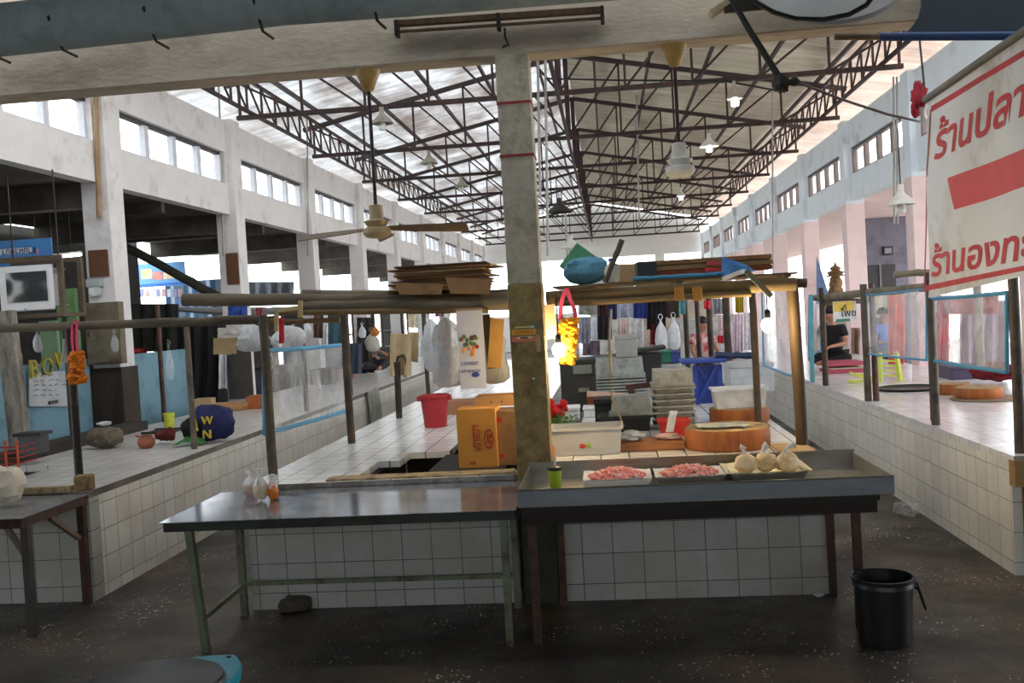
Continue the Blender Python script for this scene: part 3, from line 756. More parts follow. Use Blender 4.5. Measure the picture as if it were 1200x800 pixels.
MB().box(q.x-.012, q.x+.012, Y-.006, Y, q.z-.008, q.z+.004).build('badge', M('grey badge', (120, 120, 124), .5), bz)
t = thing('hanging_tv_shelf', 'rough wooden frame hung from the aisle ceiling round the white television', 'frame', at_y(34, 372, Y))
WOODDK = M('dark old wood', (96, 82, 66), .8, var=.2, dirt=(54, 46, 38), stretch=(.3, 1, 1))
a, b = at_y(-8, 373, Y), at_y(67, 302, Y)
MB().box(a.x, b.x+.04, Y-.02, Y+.4, a.z-.02, a.z+.02).build('bottom_board', WOODDK, t)
MB().box(a.x, b.x+.04, Y-.02, Y+.03, b.z-.02, b.z+.03).box(a.x, b.x+.04, Y+.35, Y+.4, b.z-.02, b.z+.03).build('top_rail', WOODDK, t)
MB().box(b.x, b.x+.045, Y-.02, Y+.03, a.z+.02, b.z-.02).build('upright', WOODDK, t)
MB().box(b.x, b.x+.045, Y+.35, Y+.4, a.z+.02, b.z-.02).build('upright', WOODDK, t)
for xx in (8, 62):
    q = at_y(xx, 301, Y); MB().tube([q+Vector((0, .1, 0)), Vector((q.x, Y+.1, 3.6))], .008, 6).build('hanger_rod', DARKMETAL, t)
# blue shop sign behind it
Y = 9.9
t = thing('hanging_sign', 'blue shop sign with a pale strip of dark lettering above the television', 'sign', at_y(30, 312, Y))
a, b = at_y(-20, 316, Y), at_y(60, 285, Y)
SIGNBLUE = M('bright sign blue', (52, 122, 184), .5, var=.1, scale=4)
sb_ = MB().box(a.x, b.x, Y, Y+.02, a.z, b.z+.06).build('board', SIGNBLUE, t)
a, b = at_y(-18, 300, Y-.006), at_y(37, 289.5, Y-.006)
MB().box(a.x, b.x, Y-.004, Y-.001, a.z, b.z).build('pale_strip', M('pale sign strip', (190, 198, 214), .5), sb_)
q = at_y(3, 298.5, Y-.006)
marks(8, lambda u, v, w: Vector((q.x+u, Y-.006+w, q.z+v)), .075, .002, 3).build('lettering', M('dark blue ink', (40, 44, 70), .6), sb_)
q = at_y(43, 298, Y-.006)
MB().ell((q.x+.01, Y-.004, q.z+.03), .016, .003, .035).build('emblem', M('pinkish print', (190, 130, 150), .6), sb_)

# pale blue partition with its whiteboard, and the letters above
BLUEWALL = M('dusty sky-blue paint', (122, 162, 178), .8, var=.1, scale=3, dirt=(86, 118, 130), dscale=1.5, damt=.5)
px = -5.99
o = MB().box(px-.05, px, 8.2, 10.86, .0, 1.66).build('painted_partition', BLUEWALL); tag(o, 'dusty blue painted partition behind the whiteboard at the left', 'partition')
o = MB().box(px-.05, px, 11.35, 13.6, .0, 1.66).build('painted_partition', BLUEWALL); tag(o, 'dusty blue painted partition right of the first white pillar', 'partition')
t = thing('hanging_whiteboard', 'small scribbled whiteboard leaning on the blue partition at the left', 'whiteboard', at_x(58, 477, px+.03))
a, b, c, d = at_x(34, 476, px+.03), at_x(81, 476, px+.03), at_x(81, 434, px+.03), at_x(34, 437, px+.03)
wf = lambda u, v: (a.lerp(b, u)).lerp(d.lerp(c, u), v)
wb = MB().sheet(4, 4, wf, .012).build('board', M('grubby whiteboard', (186, 190, 192), .4, var=.05, dirt=(160, 162, 166), dscale=6), t)
INK = M('blue-black ink', (58, 62, 80), .7)
rd = random.Random(4); sc_ = MB()
for r_ in range(5):
    for k in range(3+r_ % 3):
        u = .08+.17*k+rd.random()*.05; v = .88-.14*r_
        q0 = wf(u, v)+Vector((.009, 0, 0)); q1 = wf(u+.07+rd.random()*.05, v+rd.uniform(-.03, .03))+Vector((.009, 0, 0))
        sc_.tube([q0, q0.lerp(q1, .5)+Vector((0, 0, .012)), q1], .003, 5)
sc_.build('handwriting', INK, wb)
q = wf(.45, .1)+Vector((.015, 0, 0)); MB().bar(q, q+Vector((0, .16, .0)), .02, .035).build('eraser', BLACKP, t)
LETTERS = M('yellow-green foil letter', (176, 158, 40), .5, var=.3, scale=20, dirt=(60, 100, 60), dscale=12)
for ch, x, y, lab in (('I', 23, 430, 'small'), ('B', 35, 443, 'yellow-green letter B'), ('O', 49, 440, 'yellow-green letter O'), ('V', 64, 433, 'yellow-orange letter V')):
    o0 = at_x(x, y, px+.06)
    o = text_mb(ch, lambda u, v, w: Vector((o0.x+w*1, o0.y+u*1.0+.0, o0.z+v)), .27 if ch != 'I' else .2, .03).build('hanging_letter', LETTERS)
    tag(o, ('narrow yellow-green letter I hanging first, next to the whitewashed timber post' if ch == 'I' else lab + ' hanging on the blue partition above the whiteboard'), 'letter')
# green painted walls further back
GREENW = M('light green paint', (116, 158, 100), .8, var=.08, dirt=(84, 120, 78), dscale=2)
o = MB().box(at_y(69, 400, 12).x, at_y(91, 400, 12).x, 12, 12.08, 0, at_y(80, 338, 12).z).build('painted_screen', GREENW); tag(o, 'light green painted board standing behind the right edge of the television frame', 'board')
o = MB().box(at_y(47, 400, 11.6).x, at_y(67, 400, 11.6).x, 11.6, 11.66, 0, at_y(56, 376, 11.6).z).build('painted_screen', M('pale mint paint', (140, 172, 136), .8, var=.08)); tag(o, 'pale mint painted board standing below the television', 'board')
# things on the left counter
STONE = M('grey-brown sacking', (118, 108, 94), .95, var=.2, scale=25, dirt=(80, 72, 62), dscale=8, bump=.6)
q = on_left(117, 527, .05)
o = MB().ell((q.x, q.y+.12, q.z+.115), .165, .14, .1, 18, 10, lump=.25, seed=2, p=.8).build('filled_sack', STONE); tag(o, 'squat grey-brown sack on the left counter at the foot of the white pillar', 'sack')
o = MB().ell((q.x, q.y+.12, q.z+.245), .07, .06, .022, 12, 6, lump=.5, seed=5).build('plastic_wrap', MILK); tag(o, 'crumpled white plastic wrap on top of the grey-brown sack', 'plastic wrap')
q = on_left(172, 525, .05)
t = thing('clay_pot', 'small orange-brown clay pot on the left counter beside the green cloth', 'pot', q)
CLAY = M('orange-brown clay', (156, 92, 70), .8, var=.15, scale=14)
MB().lathe([(.045, 0), (.075, .03), (.085, .065), (.07, .1), (.05, .115), (.055, .125), (.045, .123), (.06, .1), (.07, .065), (.04, .02), (0, .02)], q, 20).build('body', CLAY, t)
MB().bar(q+Vector((-.05, 0, .11)), q+Vector((-.1, -.01, .125)), .02, .02).build('lip_spout', CLAY, t)
q = on_left(190, 521, .05)
o = MB().ell((q.x, q.y+.06, q.z+.085), .1, .07, .05, lump=.4, seed=8).ell((q.x+.08, q.y+.03, q.z+.1), .05, .05, .07, lump=.4, seed=9).build('red_cloth', M('dark red cloth', (96, 32, 32), .9, var=.3)); tag(o, 'crumpled dark red cloth beside the clay pot on the left counter', 'cloth')
q = on_left(217, 524, .05)
def gfn(u, v): return Vector((q.x-.13+.28*u, q.y+.16*v, q.z+.02+.07*math.sin(u*PI)*(.5+.5*v)+.02*noise.noise(Vector((u*5, v*5, 1)))))
o = MB().sheet(14, 8, gfn, .006).build('green_cloth', M('leaf green cloth', (58, 120, 60), .9, var=.25)); tag(o, 'leaf green cloth spread in front of the navy bag on the left counter', 'cloth')
t = thing('fabric_bag', 'slouched navy bag with big yellow letters on the left counter', 'bag', on_left(238, 522, .05))
q = on_left(240, 521, .05)
NAVYF = M('navy fabric', (36, 40, 84), .9, var=.25, scale=20)
bd_ = MB().ell((q.x+.02, q.y+.16, q.z+.2), .22, .13, .17, 22, 12, lump=.25, seed=4, p=.8).build('body', NAVYF, t)
MB().ell((q.x-.14, q.y+.1, q.z+.155), .13, .12, .12, 16, 10, lump=.3, seed=6).build('side_flap', BLACK, t)
YEL = M('mustard yellow print', (206, 180, 60), .8, var=.15)
lt = MB()
for (u, v, ch, s) in ((-.02, .2, 'W', .11), (-.02, .06, 'N', .12)):
    text_mb(ch, lambda a_, b_, w: Vector((q.x+u+a_, q.y+.005+w+.02*abs(v-.16), q.z+v+b_)), s, .03, mb=lt)
lt.build('printed_letters', YEL, bd_)
MB().tube([Vector((q.x-.14, q.y+.1, q.z+.26)), Vector((q.x-.11, q.y+.04, q.z+.3)), Vector((q.x-.08, q.y, q.z+.22)), Vector((q.x-.07, q.y, q.z+.14))], .014, 8).build('strap', YEL, t)
q = at_z(199, 501, LZ+.03)
t = thing('plastic_cup', 'bright yellow-green plastic cup on a dark tray beside the navy bag', 'cup', q)
MB().lathe([(.05, 0), (.062, .16), (.055, .16), (.044, .01), (0, .01)], q, 20).build('body', M('yellow-green plastic', (206, 214, 60), .35), t)
MB().lathe([(.063, .155), (.068, .16), (.064, .168), (.058, .164)], q, 20).build('rim', M('yellow-green plastic', (206, 214, 60), .35), t)
q = on_left(186, 508, .05)
t = thing('metal_tray', 'dark square tray under the yellow cup on the left counter', 'tray', q)
MB().box(q.x-.18, q.x+.16, q.y-.02, q.y+.3, LZ+.001, LZ+.015).build('base', DARKIN, t)
for y_ in (-.03, .3): MB().box(q.x-.19, q.x+.17, q.y+y_, q.y+y_+.01, LZ+.001, LZ+.03).build('rim', DARKIN, t)
q = on_left(240, 473, .2)
cardbox('small tan carton on the left counter behind the navy bag', q, .24, .2, .2, .1, PALECARD)
q = on_left(271, 482, .05)
for k, (dx, dz, lab) in enumerate(((0, 0, 'lower pale plank under another on the left counter beyond the navy bag'), (.04, .052, 'upper pale plank lying on another beyond the navy bag'))):
    o = MB().obox((q.x+dx-.12, q.y+.2, q.z+.028+dz), .56-.05*k, .36, .048, (0, 0, .05*k)).build('wooden_plank', M('pale orange plank', (182, 138, 90), .7, var=.2, stretch=(.2, 1, 1)), bev=.004); tag(o, lab, 'plank')
q = on_left(303, 478, .05)
cardbox('orange-brown wooden box by the blue-edged plastic screen on the left counter', q, .24, .26, .17, 0, M('orange-brown wood', (170, 96, 50), .7, var=.2), 'wooden_box')
# red wire rack and grey box at the back of the pit
q = at_z(8, 548, LZ+.1); q.z = LZ+.1
t = thing('wire_rack', 'red and orange wire rack at the left edge behind the counter pit', 'rack', q)
ORW = M('orange coated wire', (214, 92, 40), .5); REDW = M('red coated wire', (170, 40, 36), .5)
for k in range(4): MB().tube([q+Vector((-.3, 0, .03+.045*k)), q+Vector((.1, 0, .03+.045*k)), q+Vector((.1, .25, .03+.045*k))], .006, 6).build('wire', REDW, t)
MB().tube([q, q+Vector((0, 0, .22))], .01, 6).build('corner_wire', ORW, t); MB().tube([q+Vector((.1, .0, 0)), q+Vector((.1, 0, .22))], .009, 6).build('corner_wire', ORW, t)
q = at_z(34, 532, LZ+.1); q.z = LZ+.1
t = thing('tool_box', 'small dark grey box with a flat lid against the blue partition at the left', 'box', q)
MB().box(q.x-.1, q.x+.1, q.y, q.y+.16, q.z, q.z+.16).build('body', M('grey metal box', (72, 74, 78), .5), t)
MB().box(q.x-.13, q.x+.13, q.y-.02, q.y+.18, q.z+.16, q.z+.19).build('lid', BLACKP, t)
# fittings on the first white pillar
PF = PY[1]-.17
t = thing('wall_mounted_box', 'tall olive-brown steel box fixed to the first white pillar', 'box', at_y(121, 428, PF-.1))
a, b = at_y(103, 428, PF-.13), at_y(138, 353, PF-.13)
OLIVE = M('olive-brown painted steel', (108, 98, 76), .6, var=.12, dirt=(82, 70, 54), dscale=4)
MB().box(a.x, b.x, PF-.13, PF, a.z, b.z).build('body', OLIVE, t, bev=.005)
dr_ = MB().box(a.x+.015, b.x-.015, PF-.142, PF-.13, a.z+.02, b.z-.02).build('door', OLIVE, t, bev=.004)
MB().box(a.x+.03, a.x+.05, PF-.155, PF-.142, (a.z+b.z)/2-.03, (a.z+b.z)/2+.03).build('latch', DARKMETAL, dr_)
a, b = at_y(105, 325, PF-.03), at_y(125, 292, PF-.03)
o = MB().box(a.x, b.x, PF-.03, PF-.001, a.z, b.z).build('wall_mounted_board', M('red-brown fuse board', (102, 66, 44), .7, var=.15)); tag(o, 'red-brown wooden board on the first white pillar above the electricity meter', 'board')
t = thing('wall_mounted_meter', 'grey round-topped electricity meter on the first white pillar', 'meter', at_y(114, 345, PF-.1))
a, b = at_y(105, 337, PF), at_y(122, 326, PF)
MB().box(a.x, b.x, PF-.09, PF, a.z, b.z).build('case', M('grey meter case', (168, 172, 172), .4), t, bev=.01)
c = at_y(114, 341, PF); MB().lathe([(.07, 0), (.07, .05), (.06, .06), (0, .062)], (c.x, PF-.02, c.z), 24, M4=Euler((R(90), 0, 0)).to_matrix()).build('glass_cover', M('grey glass', (190, 196, 196), .15), t)
a, b = at_y(112, 520, PF-.02), at_y(146, 430, PF-.02)
o = MB().box(a.x, XL+.022, PF-.02, PF-.001, LZ+.01, b.z).box(XL+.002, XL+.022, PF-.001, PF+.38, LZ+.01, b.z).build('wall_mounted_cladding', M('sooty brown boards', (64, 52, 42), .85, var=.2, dirt=(40, 34, 30), dscale=4, stretch=(1, 1, .2))); tag(o, 'sooty brown boards nailed round the foot of the first white pillar', 'boards')
a, b = at_y(266, 326, PY[2]-.2), at_y(278, 296, PY[2]-.2)
o = MB().box(a.x, b.x, PY[2]-.2, PY[2]-.171, a.z-.1, b.z).build('wall_mounted_board', M('red-brown fuse board', (102, 66, 44), .7, var=.15)); tag(o, 'red-brown wooden board on the second white pillar', 'board')
a, b = at_y(268, 455, PY[2]-.19), at_y(292, 385, PY[2]-.19)
o = MB().box(a.x, b.x, PY[2]-.19, PY[2]-.171, LZ+.01, b.z).build('wall_mounted_cladding', M('grey soot paint', (82, 78, 72), .85, var=.2)); tag(o, 'sooty grey boarding round the foot of the second white pillar', 'boards')
# hanging bits at the left
hang_bag('small white plastic bag hanging under the pole left of the letters', 45, 384, 413, 11, 6.95, MILK, seed=3)
hang_bag('small white plastic bag hanging under the pole on the olive-brown box', 135, 386, 413, 10, 6.95, MILK, seed=5)
cloth('narrow white rag hanging beside the marigold garland', 73, 397, 80, 424, 7.0, M('white rag', (212, 210, 206), .9), wave=.008)
hang_bag('clear plastic bag of wrap hanging on the thin dark post near the yellow cup', 200, 398, 446, 11, 10.6, CLEAR, seed=7)
cloth('tan cardboard sign tied to the pole in front of the second white pillar', 250, 396, 277, 415, 8.2, PALECARD, 'hanging_card', 'card', wave=.006, folds=.5)
cloth('white paper sheet tied above the tan cardboard sign', 255, 384, 280, 396, 8.3, M('white paper', (208, 204, 196), .8), 'hanging_card', 'card', wave=.01, folds=1)
cloth('blue plastic rag tucked on the pole by the second white pillar', 267, 357, 290, 373, 8.3, BLUEP, wave=.02, folds=2)
hang_bag('large grey-white plastic sack hanging left of the blue-edged screen', 296, 376, 412, 36, 8.0, MILK, seed=11, full=True)
hang_bag('large grey-white plastic sack hanging above the blue-edged screen', 340, 378, 409, 38, 8.0, MILK, seed=12, full=True)
hang_bag('small white bag on a string above the far left counter', 361, 374, 392, 9, 10.0, MILK, seed=14)
# white plastic bag on the left table
q = at_z(2, 597, .79)
o = MB().ell((q.x-.03, q.y+.1, .79+.15), .13, .1, .125, 18, 12, lump=.35, seed=21).build('plastic_bag', M('cream carrier bag', (216, 206, 186), .5, var=.1)); tag(o, 'cream plastic bag on the zinc table at the left edge', 'bag')
# ---------------------------------------------------------------- middle island, left of the pillar
DK = M('dark brown stall post', (58, 48, 40), .6, .2, var=.25, scale=14, dirt=(92, 70, 50), dscale=6)
post('tall dark post at the front left corner of the tiled island, holding the blue-edged screen', at_z(320, 556, IZ), 2.0, .034, M('grey over dark post', (88, 80, 68), .7, dirt=(48, 40, 34), dscale=3, damt=.6))
post('dark post at the far edge of the blue-edged screen', at_z(412, 519, IZ), 2.0, .034, DK)
p = at_z(468, 490, IZ)
t = thing('hooked_post', 'short black post with a bent hook at its top standing before the red bucket', 'post', p)
tp = at_y(465, 424, p.y)
MB().tube([p+Vector((0, 0, .002)), Vector((tp.x, p.y, tp.z))], .035, 10).build('shaft', DARKMETAL, t)
MB().tube([Vector((tp.x, p.y, tp.z-.02)), tp+Vector((.01, 0, .05)), tp+Vector((.07, 0, .07)), tp+Vector((.1, 0, .02)), tp+Vector((.1, 0, -.12))], .014, 8).build('hook', DARKMETAL, t)
p = at_z(502, 462, IZ); post('thin grey-black post standing behind the red bucket', p, 2.0, .03, DK)
# blue-edged plastic screen
def screen(lab, quad, mt=CLEAR, tape=SKYBLUE, name='hanging_screen', wave=.02, seed=0, edges='tblr', w=.035):
    """clear film stretched between four places (top-left, top-right, bottom-right, bottom-left) with taped edges"""
    a, b, c, d = [Vector(q) for q in quad]
    t = thing(name, lab, 'plastic screen', (a+b+c+d)/4)
    n = (b-a).cross(d-a).normalized()
    def fn(u, v):
        q = (a.lerp(b, u)).lerp(d.lerp(c, u), v)
        e = math.sin(u*PI)*math.sin(v*PI)
        g = noise.noise(Vector((u*2.2+seed, v*1.3, seed)))
        tent = abs(math.sin(u*9+v*4+seed))*.6 - abs(math.sin(u*7-v*5+seed*2))*.6
        return q + n*(wave*e*(1.2*g + tent))
    MB().sheet(36, 22, fn, .002).build('film', mt, t)
    for k, (p, q) in {'t': (a, b), 'b': (d, c), 'l': (a, d), 'r': (b, c)}.items():
        if k in edges:
            MB().tube([p, p.lerp(q, .5)+Vector((0, 0, -.004)), q], w/2, 8).build('taped_edge', tape, t)
    return t
screen('creased clear plastic screen with sky-blue taped edges beside the two dark posts of the island',
       [at_x(309, 411, -2.53), at_x(403, 404, -2.47), at_x(407, 481, -2.47), at_x(310, 508, -2.53)], seed=2)
# overhead timbers left of the pillar, at the front of the stall
for y0, y1, Y, r, lab, mt, x0, x1 in (
        (352, 350, 7.32, .05, 'thick weathered timber under the flattened cardboard', TIMBER, 215, 597),
        (360, 356, 7.2, .045, 'thick grey timber in front, below the flattened cardboard', TIMBER, 352, 597),
        (367, 363, 7.12, .022, 'thin pale bamboo running under the overhead timbers', BAMBOO, 322, 572),
        (345, 344, 7.5, .035, 'round timber behind the flattened cardboard', TIMBER, 355, 597),
        (377, 375, 7.2, .02, 'short pale bamboo tied near the tall front post', BAMBOO, 316, 398)):
    pole(lab, at_y(x0, y0, Y), at_y(x1, y1, Y), r, mt)
t = thing('hanging_bracket', 'pale bent wooden bracket over the tall front post', 'bracket', at_y(335, 365, 7.06))
CREAM = M('pale cut wood', (190, 172, 128), .7, var=.15)
for a, b in (((324, 366), (324, 388)), ((324, 364), (352, 360)), ((352, 352), (352, 372))):
    MB().bar(at_y(*a, 7.05), at_y(*b, 7.05), .03, .03, up=(0, 1, 0)).build('batten', CREAM, t)
cloth('thin red ribbon hanging from the bracket over the tall front post', 327, 372, 333, 402, 7.0, REDFLOWER, 'hanging_ribbon', 'ribbon', wave=.01, folds=1)
cloth('dirty pink rag tucked between timbers left of the tall front post', 300, 360, 309, 374, 7.05, M('dirty pink cloth', (190, 110, 120), .9), wave=.015, folds=2)
# flattened cardboard stacked on the timbers
rd = random.Random(12); z = 2.115
for k in range(9):
    w, d, h = rd.uniform(.66, .78), .5, .019
    th = rd.uniform(-.05, .05); yw = rd.uniform(-.12, .12)
    xc = -1.22 + rd.uniform(-.03, .03) + (.03 if k > 3 else -.03)
    t = thing('flattened_carton', 'flattened brown carton, ' + ('lowest' if k == 0 else 'topmost' if k == 8 else ORD[k] + 'from the bottom') + ' of the stack on the overhead timbers', 'cardboard', (xc, 7.4, z), 'flattened cartons on the overhead timbers')
    mt = (CARD, PALECARD, CARD, M('damp dark cardboard', (96, 72, 52), .9, var=.2), CARD)[k % 5]
    for s, dz in ((-1, 0), (1, .009)):
        MB().obox((xc, 7.4, z+.004+dz), w, d, .005, (0, 0, yw)).build('ply', mt, t)
    fold = MB()
    e = Euler((0, 0, yw)).to_matrix(); edge = Vector((xc, 7.4, z+.008)) + e @ Vector((w/2, 0, 0))
    MB().tube([edge + e @ Vector((0, -d/2, 0)), edge + e @ Vector((0, d/2, 0))], .0085, 8).build('fold', mt, t)
    z += .0215
for k, (x0, x1, y0, y1, lab) in enumerate(((462, 520, 331, 345, 'loose brown carton flap drooping at the left front of the cardboard stack'), (522, 577, 325, 344, 'loose brown carton flap drooping at the right front of the cardboard stack'))):
    a, b, c, d = at_y(x0, y0, 7.1), at_y(x1, y0+2, 7.1), at_y(x1-3, y1, 7.04), at_y(x0+6, y1, 7.04)
    o = MB().sheet(6, 4, lambda u, v: a.lerp(b, u).lerp(d.lerp(c, u), v), .006).build('hanging_flap', CARD); tag(o, lab, 'cardboard')
# red bucket
p = at_z(508, 502, IZ); r1, r0 = 35/2*p.y/FOC, 27/2*p.y/FOC; h = at_y(508, 464, p.y).z-IZ
t = thing('bucket', 'red plastic bucket on the white tiled island', 'bucket', p)
MB().lathe([(r0, .002), (r1*.98, h), (r1*.94, h), (r0*.94, .01), (0, .01)], p+Vector((0, r1, 0)), 32).build('body', REDP, t)
MB().lathe([(r1*.98, h-.03), (r1*1.06, h-.025), (r1*1.07, h+.004), (r1*.98, h+.004)], p+Vector((0, r1, 0)), 32).build('rim', REDP, t)
for s in (-1, 1): MB().obox(p+Vector((s*r1*1.09, r1, h-.03)), .03, .05, .05).build('handle_lug', REDP, t)
# boxes beside the pillar
Y = 6.9; a, b = at_y(538, 549, Y), at_y(580, 479, Y)
BOXY = M('yellow-orange carton', (206, 146, 62), .8, var=.07, scale=4)
zb = a.z; w = b.x-a.x; h = b.z-zb
t = thing('cardboard_box', 'yellow-orange carton with red printing standing beside the concrete pillar', 'box', ((a.x+b.x)/2, Y+.15, zb))
by_ = MB().box(a.x, b.x, Y, Y+.3, zb, b.z).build('body', BOXY, t, bev=.004)
MB().box(a.x, b.x, Y, Y+.147, b.z, b.z+.005).box(a.x, b.x, Y+.153, Y+.3, b.z, b.z+.005).build('flap', BOXY, t)
REDINK = M('red carton print', (176, 44, 40), .8)
pr = MB(); cx, cz = at_y(573, 514, Y).x, at_y(573, 514, Y).z
pr.lathe([(.052, 0), (.052, .003), (.043, .003), (.043, 0)], (cx, Y-.001, cz), 28, sx=.68, sy=1.35, M4=Euler((R(90), 0, 0)).to_matrix())
pr.box(cx-.012, cx-.002, Y-.003, Y-.0005, cz-.035, cz+.035).box(cx+.004, cx+.02, Y-.003, Y-.0005, cz+.005, cz+.03).box(cx+.004, cx+.02, Y-.003, Y-.0005, cz-.035, cz-.01)
tx, tz = at_y(556, 498, Y).x, at_y(556, 498, Y).z
marks(6, lambda u, v, w_: Vector((tx+v*.9, Y-.0025+w_, tz-u)), .05, .002, 5, mb=pr)
pr.box(tx-.014, tx-.006, Y-.003, Y-.0005, tz-.16, tz+.005)
q = at_y(551, 544, Y); 
for k in range(3): pr.box(q.x+k*.016, q.x+k*.016+.01, Y-.003, Y-.0005, q.z-.002, q.z+.02)
pr.build('red_printing', REDINK, by_)
a2, b2 = at_y(583, 548, 6.96), at_y(603, 482, 6.96)
t = thing('cardboard_box', 'brown carton squeezed between the yellow carton and the pillar', 'box', ((a2.x+b2.x)/2, 7.1, zb))
by_ = MB().box(a2.x, b2.x+.03, 6.96, 7.28, zb, b2.z).build('body', CARD, t, bev=.004)
MB().box(a2.x, b2.x+.03, 6.96, 7.28, b2.z, b2.z+.005).build('flap', CARD, t)
for z0_, z1_ in ((zb+.06, zb+.08), (b2.z-.07, b2.z-.04)): MB().box(a2.x+.015, a2.x+.05, 6.957, 6.96, z0_, z1_).build('red_printing', REDINK, by_)
t = thing('wooden_box', 'pale nailed wooden crate lying on the cartons beside the pillar', 'box', (a2.x, 7.4, b2.z+.01))
c0, c1 = at_y(557, 477, 7.3), at_y(603, 463, 7.3)
OW = M('pale orange plank', (182, 138, 90), .7, var=.2, stretch=(.2, 1, 1))
MB().box(c0.x, c1.x+.06, 7.28, 7.31, c0.z, c1.z).build('front_slat', OW, t)
MB().box(c0.x, c1.x+.06, 7.55, 7.58, c0.z, c1.z).build('back_slat', OW, t)
MB().box(c0.x, c1.x+.06, 7.31, 7.55, c0.z, c0.z+.015).build('bottom', OW, t)
MB().box(c0.x, c0.x+.02, 7.31, 7.55, c0.z+.015, c1.z).build('end_slat', OW, t); MB().box(c1.x+.04, c1.x+.06, 7.31, 7.55, c0.z+.015, c1.z).build('end_slat', OW, t)
MB().box(c0.x+.12, c0.x+.13, 7.277, 7.28, c0.z+.03, c0.z+.04).box(c0.x+.2, c0.x+.21, 7.277, 7.28, c0.z+.03, c0.z+.04).build('nail', DARKMETAL, t)
t = thing('fruit_crate', 'black crate in the sunken floor carrying the cartons beside the pillar', 'crate', (-.95, 7.1, .1))
MB().box(-1.3, -.79, 6.86, 7.62, .102, zb-.03).build('body', M('blackened crate', (44, 40, 38), .8), t)
MB().box(-1.32, -.775, 6.84, 7.64, zb-.03, zb-.002).build('rim', M('blackened crate', (44, 40, 38), .8), t)
q = at_z(535, 485, IZ)
o = MB().obox((q.x, q.y+.1, IZ+.075), .36, .3, .145, (0, 0, 0)).build('wooden_block', M('brown wooden block', (150, 106, 76), .75, var=.2, stretch=(.2, 1, 1)), bev=.006); tag(o, 'brown wooden block on the white tiles right of the red bucket', 'block')
# calendar and bags under the timbers
Y = 7.0
t = thing('hanging_calendar', 'long white wall calendar with a fruit picture hanging left of the pillar', 'calendar', at_y(552, 360, Y))
a, b = at_y(540, 456, Y), at_y(565, 361, Y)
cs_ = MB().box(a.x, b.x, Y, Y+.004, a.z, b.z).build('sheet', M('calendar paper', (206, 208, 222), .7, var=.03), t)
MB().box(a.x-.003, b.x+.003, Y-.006, Y+.008, b.z-.012, b.z+.004).build('top_bar', M('calendar bar', (150, 120, 100), .5), t)
pc = MB(); rd = random.Random(3)
for k in range(26):
    u, v = rd.uniform(.1, .75), rd.uniform(.42, .66)
    mi = 1 if v < .52 else (2 if rd.random() < .5 else (3 if rd.random() < .4 else 0))
    pc.ell((a.x+(b.x-a.x)*u, Y-.002, a.z+(b.z-a.z)*v), .013, .0025, .016, 9, 5, mi)
pc.build('fruit_picture', [M('print brown', (110, 70, 50), .7), M('print orange', (232, 150, 40), .7), M('print green', (90, 130, 60), .7), M('print red', (150, 40, 50), .7)], cs_)
for r_ in range(2):
    dg = MB()
    for k in range(7):
        x = a.x+.012+k*.0185; z_ = a.z+(b.z-a.z)*(.30-.095*r_)
        text_mb(str((k+1+r_*7) % 31), lambda u, v, w: Vector((x+u, Y-.002+w, z_+v)), .035 if r_ == 0 else .03, .001, mb=dg)
    dg.build('dates', M('print navy', (70, 70, 130), .7), cs_)
q = a.lerp(b, .5)
MB().ell((q.x+.02, Y-.002, a.z+.1), .03, .002, .018, 12, 5).build('logo', M('print blue', (60, 80, 160), .7), cs_)
hang_bag('bulging clear plastic bag of wrappings hanging left of the calendar', 526, 362, 454, 36, 7.6, MILK, seed=31, full=True)
hang_bag('smaller clear plastic bag hanging just behind the bulging one by the calendar', 508, 366, 436, 22, 8.0, MILK, seed=32, full=True)
hang_bag('grey carrier bag hanging between the calendar and the pillar', 580, 372, 450, 33, 7.4, M('grey carrier plastic', (148, 150, 146), .45, var=.12), seed=33, full=True)
o = MB().obox(at_y(581, 402, 7.15), .1, .012, .36, (0, .12, .2)).build('hanging_card', M('ochre cardboard strip', (150, 112, 58), .9, var=.15)); tag(o, 'ochre cardboard strip hanging beside the pillar', 'card')
o = MB().obox(at_y(573, 400, 7.2), .06, .01, .4, (0, -.06, -.3)).build('hanging_card', M('dark cardboard strip', (104, 80, 52), .9, var=.2)); tag(o, 'darker cardboard strip hanging beside the ochre one', 'card')
cloth('crumpled tan paper sheet hanging over the hooked post', 457, 391, 482, 440, 10.4, M('tan sacking', (172, 152, 118), .9, var=.12), 'hanging_sack', 'sack', wave=.05, folds=1.5, seed=3)
cloth('narrow tan paper sheet hanging right of the hooked post', 478, 389, 491, 424, 10.6, M('tan sacking', (172, 152, 118), .9, var=.12), 'hanging_sack', 'sack', wave=.05, folds=1, seed=5)
